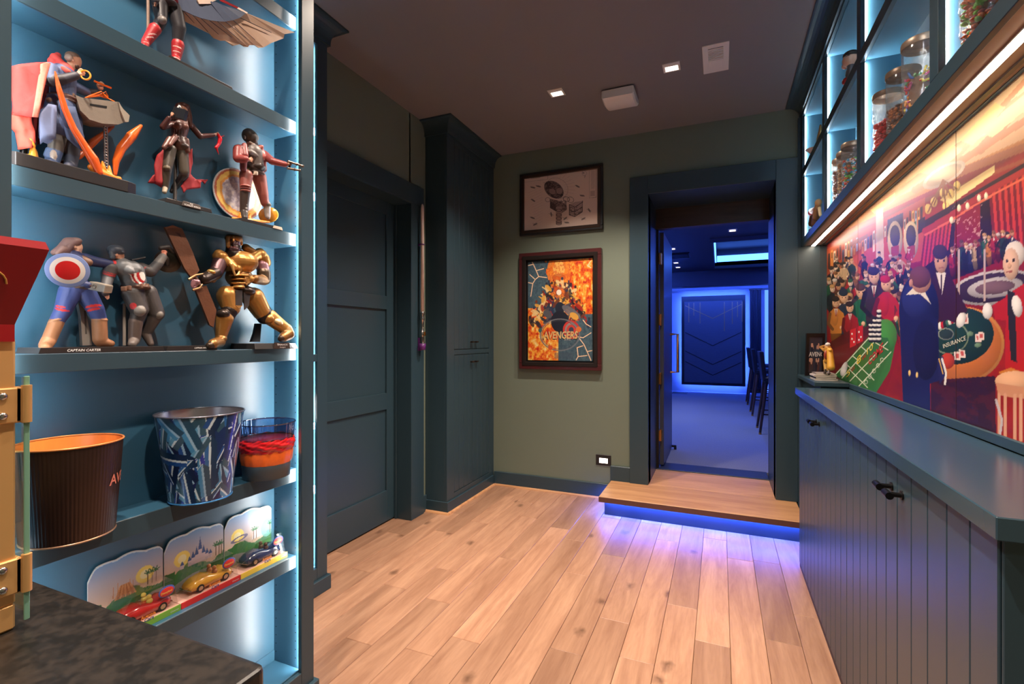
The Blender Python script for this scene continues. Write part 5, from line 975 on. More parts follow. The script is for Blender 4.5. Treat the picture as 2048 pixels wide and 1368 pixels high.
MB().cyl(sh-FWD*-.004, f.P(430,420,.02), .008, .010, 10).build('shield_strap', mat('strap_brown', (90,62,48), .7), Dd)
gm = mat('gun_dark', (70,70,72), .35, metal=.6)
p0, p1 = f.P(1015,318,.006), f.P(1160,290,.006); MB().cyl(p0, p1, .0032, .0026, 8).cyl(f.P(1030,315,.006), f.P(1040,360,.006), .0034, .0034, 8).build('pistol', gm, Dd)
f.sheet('stand_arm', [(450,740,-.02),(520,740,-.02),(600,1215,-.02),(500,1215,-.02),(480,900,-.02)], mat('stand_pale', (150,142,134), .4), Dd, .012); f.sheet('stand_slot', [(515,850,-.0195),(535,850,-.0195),(548,1095,-.0195),(530,1095,-.0195)], mat('stand_dark', (88,82,78), .5), Dd, .001)
plate('base', Dd, -1.525, -1.424, .598, .872, S3, S3+.014, basem); text('lettering', 'CAPTAIN CARTER', letter, Dd, (-1.4239, .650, S3+.0040), (0,1,0), (0,0,.0058), .0004, sx=1.0, bold=.02, shear=.25)
# --- E: grey-suited figurine leaning back, with hammer
f = Fig(70, 460, 5.261, -1.472)
Ee = thing('figurine', 'grey-suited helmeted figurine leaning back, striped midriff, brown belt', 'figurine', (-1.47, .93, S3), 'costumed figurines on the shelves')
hg = (56,62,72); su = (88,88,90); su2 = (70,66,66); sk4 = (214,158,128)
f.head((872,262), 66, sk4, 1, None); f.ell((850,215),(82,58,74),hg); f.cap((800,240,.006),(815,290,.008),22,26,hg); f.ell((905,238,.012),(42,14,30),(40,46,58)); f.cap((868,300),(890,345),40,46,(52,52,58))
f.cap((920,390),(1000,440),96,110,(104,106,108)); f.cap((1010,440),(1040,540),118,112,(98,100,102)); f.ell((980,420,.022),(70,44,34),(128,130,132),20); f.ell((1070,410,.020),(50,40,30),(112,114,116),20)
for i, c_ in enumerate(((222,214,206),(170,32,34),(222,214,206),(170,32,34),(222,214,206),(170,32,34),(222,214,206))): f.ell((940+i*34,530-i*5,.03),(17,62,60),c_,-12,paint=True)
f.ell((1055,600),(150,30,100),(92,62,48)); 
for x_, y_ in ((935,620),(985,612),(1110,590),(1170,592)): f.box((x_,y_,.028),(26,26,14),(108,76,58),-6)
f.cap((800,400),(770,490),66,56,su2); f.cap((765,505),(745,600,.01),54,46,su); f.cap((742,605,.01),(735,660,.012),46,38,(62,56,54)); f.hand((745,690,.012),(.7,.7),36,sk4,.5,.5,1,0); f.ell((785,470,.005),(74,10,70),(170,44,46),20,paint=True); f.ell((790,450,.005),(74,5,70),(170,44,46),20,paint=True)
f.cap((1120,410),(1215,440,.006),66,56,su2); f.cap((1215,440,.006),(1300,350,.014),54,46,su); f.cap((1300,345,.014),(1345,285,.016),46,40,(120,116,112)); f.hand((1360,255,.018),(.3,-.9),44,(206,130,104),.8,.3,1,.001); f.ell((1170,430,.01),(12,50,50),(170,44,46),20,paint=True)
f.cap((1030,670),(1095,840,.01),104,84,su2); f.ell((1100,850,.024),(62,56,44),(130,124,118)); f.cap((1095,860,.01),(1065,950,.006),72,62,(64,60,60)); f.cap((1060,965,.006),(1045,1150,.0),64,54,(96,82,76)); f.cap((1045,1160,0),(1020,1200,.022),50,38,(104,94,88)); f.ell((1030,800,.02),(30,36,60),(190,44,46),20,paint=True)
f.cap((1180,660),(1275,880,.006),92,78,su2); f.ell((1290,890,.016),(56,48,40),(122,116,110)); f.cap((1270,900,.006),(1170,1080,-.012),66,50,(74,66,64)); f.cap((1165,1090,-.012),(1215,1195,.0),46,32,(96,84,78))
f.body('body', Ee, .0017, .45)
hc = f.P(690,603,.045); rx_, ry_ = f.R(88,hc), f.R(44,hc); u_ = (RIGHT*.97-UP*.22).normalized(); v_ = (UP*.97+RIGHT*.22).normalized(); hm = MB().obox(hc, u_*rx_, v_*ry_, (FWD*.9+RIGHT*.4).normalized()*ry_*.9); hm.build('hammer_head', mat('hammer_metal', (176,166,152), .35, metal=.5, var=.1, scale=60), Ee, bevel=.003)
hf = hc-FWD*ry_*.92-RIGHT*.004; MB().tube([hf-RIGHT*.002*0+u_*rx_*.22*math.cos(a)-u_*rx_*.2+v_*ry_*.5*math.sin(a) for a in (2*math.pi*i/20 for i in range(20))], .0008, 6, closed=True).build('hammer_ring', mat('ring_dark', (110,100,90), .4), Ee)
MB().cyl(hc-u_*rx_, hc-u_*rx_*1.6, .005, .005, 10).build('hammer_grip', mat('strap_brown'), Ee)
sd = f.P(1400,330,-.012); disc('dark_shield', Ee, sd, f.R(118,sd), [(1.,mat('shield_steel', (70,66,62), .3, metal=.6)),(.6,mat('shield_steel2', (56,52,50), .3, metal=.6))], Vector((.75,-.4,-.3)))
f.chain([(1320,190,.015),(1400,180,.015),(1450,230,.012)],[22,26,20],(46,42,42)); f.chain([(1330,250,.012),(1380,300,.006),(1390,360,.0)],[20,26,24],(54,48,46)); f.body('shield_harness', Ee, .0018, .5)
f.rod('stand_post', [(940,775,-.02),(940,1215,-.02)], 15, mat('stand_pale'), Ee)
plate('base', Ee, -1.525, -1.424, .876, 1.028, S3, S3+.014, basem); text('lettering', 'CAPTAIN AMERICA', letter, Ee, (-1.4239, .955, S3+.0055), (0,1,0), (0,0,.0042), .0004, sx=.95, bold=.01)
# --- F: hulking gold-armoured figurine with huge blade
f = Fig(320, 440, 5.066, -1.456)
Ff = thing('figurine', 'hulking gold-armoured figurine gripping a huge brown double blade', 'figurine', (-1.47, 1.17, S3), 'costumed figurines on the shelves')
go = (178,126,66); go2 = (140,98,52); dg_ = (52,42,38); pu = (142,104,112); pud = (92,66,70)
f.head((745,230), 80, pud, 0, None); f.ell((745,190),(84,44,76),go2); f.cap((690,180,.01),(690,265,.012),24,20,go2); f.cap((810,180,.01),(820,240,.012),24,20,go); f.ell((745,300,.008),(60,40,50),pud); f.cap((745,290),(750,360),70,90,dg_); f.cap((740,176,.02),(745,215,.028),14,8,go)
f.ell((790,430),(200,120,128),go); f.ell((800,580),(130,110,104),go2); f.cap((600,350),(760,480,.03),52,30,(196,144,78)); f.cap((1010,335),(800,490,.03),52,30,(200,148,80)); f.ell((610,370),(74,60,66),go); f.ell((1010,350),(70,56,66),(196,144,78)); f.cap((870,280),(930,330),40,46,go2)
f.cap((720,450,.032),(760,560,.034),18,10,(206,158,92)); f.cap((780,560,.034),(860,450,.03),10,20,(206,158,92))
for i, y_ in enumerate((560,600,640,680)): f.ell((795,y_,.026),(96-i*10,12,44),(196,146,80)); f.ell((795,y_+18,.03),(90-i*10,5,40),(66,48,34),paint=True)
f.ell((820,720),(140,62,100),dg_); f.ell((800,670,.028),(54,34,30),go)
f.cap((610,430),(570,530,.01),72,62,pud); f.cap((560,540,.01),(450,600,.02),66,56,dg_); f.ell((520,520,.026),(40,18,30),(206,160,90),14); f.ell((540,580,.02),(14,60,60),(80,60,50)); f.hand((375,630,.028),(-.9,.1),62,(160,118,126),.85,.3,1,.0)
f.cap((1040,390),(1060,430),66,60,go); f.cap((1030,460),(1050,510,.006),64,58,pu); f.cap((1050,540,.008),(1060,600,.012),66,58,(84,70,56)); f.ell((1085,550,.014),(34,50,40),(190,150,96)); f.cap((1050,610,.015),(960,600,.034),52,46,go2); f.hand((920,600,.038),(-.9,.3),60,(186,134,70),.6,.6,-1,.001)
f.cap((685,770),(720,890,.01),104,86,go); f.ell((670,740),(60,60,70),dg_); f.cap((705,920,.012),(690,960,.012),76,70,dg_); f.ell((640,950,.022),(62,46,50),(60,50,44)); f.cap((655,1000,.012),(620,1170,.004),82,54,go); f.ell((680,1060,.016),(36,70,44),go2); f.ell((615,1205,.008),(62,38,54),go2); f.cap((600,1235,.01),(540,1255,.03),58,52,(150,106,58)); f.cap((540,1262,.03),(500,1272,.034),44,36,(70,56,44))
f.cap((945,790),(1030,930,.008),108,88,go); f.cap((1040,930,.008),(1060,980,.012),86,78,dg_); f.ell((1090,1000,.026),(60,50,44),go); f.cap((1110,985,.016),(1260,1100,.032),78,62,(196,146,82)); f.ell((1180,1020,.034),(70,34,50),(220,186,140),35); f.cap((1275,1110,.034),(1300,1150,.042),64,58,(206,170,122)); f.cap((1300,1160,.044),(1250,1190,.05),58,48,go2); f.cap((1250,1195,.05),(1230,1200,.052),40,36,(70,56,44))
f.body('body', Ff, .0019, .32, .55, 2)
f.sheet('loincloth', [(770,710,.034),(835,710,.034),(835,870,.036),(800,895,.036),(765,865,.036)], mat('cloth_dark', (44,34,32), .7), Ff, .004); f.sheet('loincloth', [(845,700,.032),(925,700,.030),(900,870,.034),(860,910,.034)], mat('cloth_dark'), Ff, .004); f.sheet('loincloth_tip', [(765,865,.0375),(835,868,.0375),(800,897,.0375)], mat('tip_gold', (196,150,90), .3, metal=.6), Ff, .001)
swm = mat('blade_bronze', (104,66,46), .4, metal=.45, var=.25, scale=30, bump=.3, bscale=150)
f.sheet('sword_blade', [(52,75,.004),(130,52,.004),(225,88,.004),(335,330,.014),(400,510,.022),(330,600,.022),(250,490,.018)], swm, Ff, .008); f.sheet('sword_blade', [(360,700,.024),(470,660,.024),(572,915,.030),(545,1085,.033),(505,1065,.033)], swm, Ff, .008)
f.sheet('blade_ridge', [(140,120,.0055),(200,135,.0065),(340,440,.0165),(300,470,.0165)], mat('ridge_dark', (70,42,32), .45, metal=.4), Ff, .001)
f.rod('sword_guard', [(290,605,.028),(360,560,.030),(435,545,.030)], [14,12,8], gold, Ff); f.rod('sword_guard', [(330,710,.028),(400,690,.030),(430,650,.030)], [12,12,8], gold, Ff); f.rod('sword_grip', [(350,570,.024),(410,690,.026)], 22, mat('strap_brown'), Ff)
f.sheet('stand_arm', [(980,1050,-.02),(1030,1050,-.02),(1015,1235,-.02),(930,1235,-.02),(960,1150,-.02)], blackm, Ff, .012)
plate('base', Ff, -1.525, -1.406, 1.145, 1.3225, S3, S3+.019, basem, .008); plate('nameplate', Ff, -1.4085, -1.4025, 1.216, 1.284, S3, S3+.0215, mat('nameplate_brown', (74,60,54), .35, metal=.3))
text('lettering', 'THANOS', letter, Ff, (-1.4024, 1.228, S3+.0115), (0,1,0), (0,0,.0062), .0005, sx=1.2, bold=.02); text('lettering', 'Avengers', letter, Ff, (-1.4024, 1.239, S3+.0035), (0,1,0), (0,0,.0045), .0005, bold=.01)
# --- G: winged figurine on the shelf above
f = Fig(260, 0, 6.0235, -1.466)
Gg = thing('figurine', 'winged figurine in black trousers and red boots with tan wing', 'figurine', (-1.46, .98, S1), 'costumed figurines on the shelves')
blk = (44,42,46); rdb = (166,28,34)
f.head((450,-400), 66, (120,84,66), 1, (40,32,30)); f.cap((445,-340),(445,-300),36,42,(110,76,60)); f.cap((440,-250),(440,-60),116,96,(150,34,38)); f.ell((440,-10),(130,40,96),rdb); f.ell((430,30),(130,34,92),(60,58,66)); f.ell((440,-180,.022),(60,60,30),(210,206,200))
f.cap((340,-260),(280,-120),56,48,(150,34,38)); f.cap((280,-120),(300,10,.02),46,38,(50,48,54)); f.cap((545,-260),(630,-130),56,46,(150,34,38)); f.cap((630,-130),(700,-20,.01),44,36,(50,48,54)); f.hand((300,40,.022),(.1,1),36,(120,84,66),.5); f.hand((715,0,.01),(.6,.8),36,(120,84,66),.5)
f.cap((360,60),(375,220,.008),84,66,blk); f.ell((390,240,.022),(50,46,40),(120,112,106)); f.cap((370,250,.008),(330,330,.0),62,56,blk); f.cap((300,350,.0),(190,510,-.006),66,48,rdb); f.cap((190,515,-.006),(170,560,.012),44,36,rdb)
f.cap((530,100),(590,330,.006),92,76,blk); f.cap((590,340,.006),(580,490,.0),74,58,(50,48,52)); f.cap((578,540,.0),(558,690,.0),68,50,rdb); f.cap((556,700,.0),(550,745,.02),46,38,rdb)
for a, an, rw in (((265,395),-35,90),((280,365),-35,80),((215,470),-35,70),((565,600),5,80),((572,545),5,80),((552,690),4,60)): f.ell((*a,.02),(rw,6,80),(226,196,186),an,paint=True)
f.body('body', Gg, .0018, .45)
tanm = mat('wing_tan', (196,164,140), .45, var=.1, scale=30, stretch=(1,1,1)); gyw = mat('wing_slate', (72,80,98), .4, var=.12, scale=40); lnw = mat('wing_line', (48,46,54), .5); pale = mat('wing_pale', (226,204,188), .4)
edge = [(640,250),(680,265),(830,340),(980,415),(1010,460),(1090,490),(1150,490),(1240,552),(1330,532),(1375,562),(1422,566),(1440,542),(1500,542),(1550,576),(1610,572),(1700,520),(1850,462),(1862,412),(1985,390)]
inner = [(552,70),(600,105),(700,155),(780,190),(850,216),(930,238),(1000,250),(1080,260),(1150,260),(1220,250),(1290,232),(1345,205),(1405,156)]
ni = len(edge)-1
def lerp(a, t): x_ = t*(len(a)-1); i = min(int(x_), len(a)-2); u = x_-i; return (a[i][0]*(1-u)+a[i+1][0]*u, a[i][1]*(1-u)+a[i+1][1]*u)
for i in range(9):
    t0, t1 = i/9, (i+1)/9; seg = [(*lerp(edge, t0+(t1-t0)*j/4), .0+.075*(t0+(t1-t0)*j/4)) for j in range(5)]; 
    f.sheet('feather', [(*lerp(inner, t1),.012+.045*t1), (*lerp(inner, t0),.012+.045*t0)]+seg, tanm, Gg, .0016+.0006*(i % 2))
    hub = [(560+i*62, -10+min(i,8)*max(0,i-6)*4), (560+(i+1)*62, -10+max(0,i-5)*26)]
    f.sheet('inner_feather', [(*lerp(inner, t1),.0165+.045*t1), (*lerp(inner, t0),.0165+.045*t0), (560+t0*545,-30,.02), (560+t1*545,-30,.022)] if i < 6 else [(*lerp(inner, t1),.0165+.045*t1), (*lerp(inner, t0),.0165+.045*t0), (923+(t0-.667)*900,-30+(t0-.667)*420,.026), (923+(t1-.667)*1100,-30+(t1-.667)*500,.028)], gyw, Gg, .0016+.0005*(i % 2))
for i in range(1, 9):
    t0 = i/9; a = lerp(inner, t0); b_ = lerp(edge, t0); k_ = .72; f.rod('feather_slot', [(a[0],a[1],.0175+.045*t0), (a[0]+(b_[0]-a[0])*k_, a[1]+(b_[1]-a[1])*k_, .008+.066*t0)], [5,3], lnw, Gg, 5)
f.sheet('wing_bracket', [(800,-20,.03),(1090,-20,.03),(1000,20,.03),(975,46,.03),(835,46,.03)], pale, Gg, .004); f.sheet('wing_arm', [(1090,-20,.031),(1110,-10,.031),(1310,88,.036),(1295,104,.036),(1090,10,.031)], mat('wing_red', (160,36,40), .35, coat=.3), Gg, .004); f.sheet('wing_arm', [(1295,104,.040),(1310,88,.040),(1420,152,.064),(1405,164,.064)], pale, Gg, .003)
f.rod('stand_post', [(218,-200,-.02),(218,345,-.02),(216,560,-.02)], 18, mat('stand_tan', (150,126,112), .35, metal=.3), Gg)
plate('base', Gg, -1.525, -1.418, .878, 1.075, S1, S1+.008, basem)
# ------------------------------------------------------------ buckets
S4, S5 = SHELF['s4'], SHELF['s5']
def ramp_mat(name, stops, fn, rough=.35, metal=0., coat=0.):
    m = bpy.data.materials.new(name); m.use_nodes = True; N = m.node_tree.nodes; L = m.node_tree.links; b = N['Principled BSDF']
    t = N.new('ShaderNodeTexCoord'); out = fn(N, L, t); cr = N.new('ShaderNodeValToRGB'); e = cr.color_ramp.elements
    while len(e) < len(stops): e.new(.5)
    for q, (p, c) in zip(e, stops): q.position = p; q.color = col4(c)
    L.new(out, cr.inputs[0]); L.new(cr.outputs[0], b.inputs['Base Color']); b.inputs['Roughness'].default_value = rough; b.inputs['Metallic'].default_value = metal; b.inputs['Coat Weight'].default_value = coat; return m
def ribbed(prof, c, n, amp, ribs):
    b = MB(); m = len(prof); c = Vector(c); vs = []
    for r, z in prof:
        for i in range(n):
            t = 2*math.pi*i/n; rr = r+(amp*math.cos(ribs*t) if r > .02 else 0); vs.append(c+Vector((rr*math.cos(t), rr*math.sin(t), z)))
    return b.add(vs, [(j*n+i, j*n+(i+1)%n, (j+1)*n+(i+1)%n, (j+1)*n+i) for j in range(m-1) for i in range(n)], True)
# brown tin bucket with orange inside
cx_, cy_ = -1.418, .652
bk = thing('bucket', 'dark brown ribbed tin bucket with orange inside and red lettering', 'bucket', (cx_, cy_, S4))
ribbed([(0,S4+.004),(.083,S4+.004),(.086,S4+.010),(.1005,S4+.222)], (cx_,cy_,0), 240, .0006, 80).build('shell', mat('tin_brown', (58,40,34), .38, metal=.35, var=.15, scale=20), bk)
MB().lathe([(.099,S4+.222),(.084,S4+.012),(0,S4+.010)], (cx_,cy_,0), 64).build('lining', mat('tin_orange', (232,140,62), .35, var=.1, scale=10, stretch=(6,6,.5)), bk, recalc=False)
for z, r in ((S4+.224,.1015),(S4+.006,.0855)): MB().tube([(cx_+r*math.cos(t), cy_+r*math.sin(t), z) for t in (2*math.pi*i/64 for i in range(64))], .0022, 8, closed=True).build('rim', mat('rim_orange', (232,150,84), .3, metal=.4) if z > S4+.1 else mat('rim_tin', (190,150,120), .3, metal=.7), bk)
def wrap_text(txt, m, parent, c, r0, r1, z0, z1, ang, zb, h, sx=1., **kw):
    """lettering bent round a cone: ang = start angle (rad), runs towards increasing Y"""
    o = text('lettering', txt, m, parent, (0,0,0), (1,0,0), (0,1,0), 0., sx=sx, **kw); o0 = org(parent)
    for v in o.data.vertices:
        q = v.co+o0; z = zb+q.y*h; r = r0+(r1-r0)*(z-z0)/(z1-z0)+.0012; a = ang+q.x*h/r; v.co = Vector((c[0]+r*math.cos(a), c[1]+r*math.sin(a), z))-o0
    return o
lr = mat('lettering_red', (206,120,100), .4)
wrap_text('AVENGERS', lr, bk, (cx_,cy_), .086, .1005, S4+.01, S4+.222, .42, S4+.120, .024, bold=.02)
# crystal-print bucket
cx_, cy_ = -1.405, .962
bk2 = thing('bucket', 'blue crystal-patterned oval tin bucket on the shelf', 'bucket', (cx_, cy_, S4))
def cry(N, L, t):
    mp = N.new('ShaderNodeMapping'); mp.inputs['Scale'].default_value = (26,26,7); mp.inputs['Rotation'].default_value = (.35,.3,.2); L.new(t.outputs['Object'], mp.inputs[0])
    n = N.new('ShaderNodeTexNoise'); n.inputs['Scale'].default_value = .8; L.new(mp.outputs[0], n.inputs['Vector']); ad = N.new('ShaderNodeVectorMath'); ad.operation = 'MULTIPLY_ADD'; ad.inputs[1].default_value = (.8,.8,.8); L.new(n.outputs['Color'], ad.inputs[0]); L.new(mp.outputs[0], ad.inputs[2])
    v = N.new('ShaderNodeTexVoronoi'); v.distance = 'MANHATTAN'; v.inputs['Scale'].default_value = 1.1; L.new(ad.outputs[0], v.inputs['Vector']); s = N.new('ShaderNodeSeparateColor'); L.new(v.outputs['Color'], s.inputs[0])
    m = N.new('ShaderNodeMath'); m.operation = 'MULTIPLY_ADD'; m.inputs[1].default_value = .55; L.new(v.outputs['Distance'], m.inputs[0]); L.new(s.outputs[0], m.inputs[2]); m2 = N.new('ShaderNodeMath'); m2.operation = 'MULTIPLY'; m2.inputs[1].default_value = .66; L.new(m.outputs[0], m2.inputs[0]); return m2.outputs[0]
crys = ramp_mat('crystal_print', [(.08,(16,30,62)),(.26,(24,66,128)),(.42,(54,120,176)),(.58,(30,64,120)),(.72,(150,200,226)),(.92,(236,242,246))], cry, .25, .2, .5)
Sh = Print((0,0,0), (1,0,0), (0,0,1), 420, 160, (24,52,104)); Sh.x, Sh.y = Sh.a*420, (1-Sh.b)*160; rn = random.Random(12)
for i in range(170):
    xx, yy = rn.uniform(-10,430), rn.uniform(20,185); L_ = rn.uniform(35,105); w_ = rn.uniform(5,12); a_ = math.radians(rn.gauss(0,32)); d_ = (math.sin(a_), -math.cos(a_)); n_ = (math.cos(a_), math.sin(a_))
    hue = rn.choice(((44,104,170),(30,80,150),(70,140,190),(24,58,130),(40,60,170),(96,160,200)))
    q_ = lambda s_, t_: (xx+d_[0]*L_*s_+n_[0]*w_*t_, yy+d_[1]*L_*s_+n_[1]*w_*t_)
    Sh.poly([q_(0,-1),q_(.86,-1),q_(1,0),q_(0,0)], hue); Sh.poly([q_(0,0),q_(1,0),q_(.86,1),q_(0,1)], tuple(int(c*.55) for c in hue)); Sh.poly([q_(0,-.35),q_(.9,-.35),q_(.97,0),q_(0,0)], (206,228,240) if i % 3 else (150,190,220)); Sh.line([q_(.86,-1),q_(1,0)], 1.0, (206,224,238))
Sh.a_ = Sh.a*2*math.pi; r_b = .080+.032*Sh.b; Sh.P = np.stack([cx_+r_b*np.cos(Sh.a_), cy_+r_b*np.sin(Sh.a_), S4+.010+.242*Sh.b], 1)
shl = Sh.build('shell', bk2, .28, coat=.5); shl.data.polygons.foreach_set('use_smooth', np.ones(len(shl.data.polygons), bool)); MB().lathe([(0,S4+.004),(.076,S4+.004),(.080,S4+.010)], (cx_,cy_,0), 64).build('bottom', crys, bk2)
MB().lathe([(.110,S4+.252),(.078,S4+.012),(0,S4+.01)], (cx_,cy_,0), 64).build('lining', mat('tin_silver', (150,146,150), .3, metal=.8), bk2, recalc=False)
for z, r, m in ((S4+.253,.113,mat('rim_steel', (130,134,150), .25, metal=.8)),(S4+.006,.0795,mat('rim_blue', (60,130,190), .3, metal=.4))): MB().tube([(cx_+r*math.cos(t), cy_+r*math.sin(t), z) for t in (2*math.pi*i/64 for i in range(64))], .0022, 8, closed=True).build('rim', m, bk2)
# clear cup with red and orange band
cx_, cy_ = -1.425, 1.205
bk3 = thing('bucket', 'clear plastic cup bucket with red band and orange scaled base', 'bucket', (cx_, cy_, S4))
zz = lambda q: S4+q; rr = lambda q: .073+.0165*q/.185
MB().lathe([(0,zz(.002)),(rr(0),zz(.002)),(rr(.05),zz(.05))], (cx_,cy_,0), 48).build('grey_base', mat('cup_grey', (74,92,104), .4), bk3)
ribbed([(rr(.05),zz(.05)),(rr(.06)+.002,zz(.06)),(rr(.085)+.002,zz(.085)),(rr(.095),zz(.095))], (cx_,cy_,0), 96, .0008, 16).build('orange_band', mat('cup_orange', (244,110,40), .3, coat=.4, var=.15, scale=90), bk3)
b = MB(); n, m_ = 90, 12; vs = []
for j in range(m_+1):
    for i in range(n):
        t = 2*math.pi*i/n; q = .09+.045*j/m_; r = rr(q)+.005*math.sin(math.pi*j/m_)+.0022*math.sin(7*t+j*1.3)*math.sin(math.pi*j/m_)+.0016*math.sin(19*t-j*2.1); vs.append((cx_+r*math.cos(t), cy_+r*math.sin(t), zz(q)+.002*math.sin(11*t)))
b.add(vs, [(j*n+i, j*n+(i+1)%n, (j+1)*n+(i+1)%n, (j+1)*n+i) for j in range(m_) for i in range(n)], True).build('red_band', mat('cup_red', (214,32,38), .2, coat=.6, var=.3, scale=70), bk3)
ribbed([(rr(.13),zz(.13)),(rr(.185),zz(.185))], (cx_,cy_,0), 144, .0007, 36).build('clear_wall', glass('blue_plastic', (150,180,214), .12), bk3, recalc=False)
MB().lathe([(rr(.08)-.002,zz(.08)),(rr(.130)-.003,zz(.130)),(0,zz(.132))], (cx_,cy_,0), 48).build('red_lining', mat('cup_red_dark', (150,26,44), .3), bk3)
for q, w_ in ((.185,.0022),(.133,.0012)): MB().tube([(cx_+rr(q)*math.cos(t), cy_+rr(q)*math.sin(t), zz(q)) for t in (2*math.pi*i/48 for i in range(48))], w_, 8, closed=True).build('rim', glass('rim_blue_plastic', (90,130,180), .25), bk3)
# ------------------------------------------------------------ toy cars in blister packs
def car_mesh(parent, c, L_, col, yaw, roof):
    """little convertible: body shell lofted from side sections, wheels, windscreen, driver"""
    m = mat('car_'+str(col), col, .2, coat=.8)
    ys = [-.5,-.46,-.36,-.22,-.10,.06,.20,.34,.46,.5]; tops = [.16,.22,.27,.29,.30,.25,.25,.29,.26,.18]; wd = [.13,.17,.20,.21,.21,.21,.21,.21,.19,.15]
    ca, sa = math.cos(yaw), math.sin(yaw)
    T = lambda x, y, z: Vector((c[0]+(x*ca-y*sa)*L_, c[1]+(x*sa+y*ca)*L_, c[2]+z*L_))
    vs = []; prof = [(-1,.07),(-1.02,.16),(-.9,.85),(-.6,1.),(.6,1.),(.9,.85),(1.02,.16),(1,.07)]
    for y, tp, w_ in zip(ys, tops, wd): vs += [T(a*w_, y, (h_ if h_ < .2 else h_*tp)) for a, h_ in prof]
    n = 8; b = MB().add(vs, [(i*n+k, i*n+(k+1)%n, (i+1)*n+(k+1)%n, (i+1)*n+k) for i in range(len(ys)-1) for k in range(n)], True); b.add(vs, [list(range(n))[::-1], list(range((len(ys)-1)*n, len(ys)*n))])
    cb = b.build('car_body', m, parent)
    for sx in (-1, 1):
        for y in (-.30, .30):
            MB().cyl(T(sx*.215, y, .085), T(sx*.14, y, .085), .085*L_, n=18).build('wheel', black, cb); MB().cyl(T(sx*.222, y, .085), T(sx*.21, y, .085), .052*L_, n=14).build('hubcap', steel, cb)
    MB().add([T(-.16,-.10,.29),(T(.16,-.10,.29)),T(.13,-.02,.41),T(-.13,-.02,.41)], [(0,1,2,3)]).build('windscreen', glass('clear_glass'), cb, recalc=False)
    for x in (-.09, .09): MB().sphere(T(x, .10, .36), .048*L_, 10, 8).sphere(T(x,.11,.27), (.06*L_,.06*L_,.06*L_), 10, 8).build('driver', mat('driver_%s' % roof, {'a':(226,196,90),'b':(190,120,70),'c':(90,60,44)}[roof], .5), cb)
    MB().tube([T(-.20,-.5,.1),T(0,-.53,.1),T(.20,-.5,.1)], .012*L_, 6).build('bumper', steel, cb); MB().tube([T(-.20,.5,.1),T(0,.52,.1),T(.20,.5,.1)], .012*L_, 6).build('bumper', steel, cb)
b_ = (0, 760, 2.25)
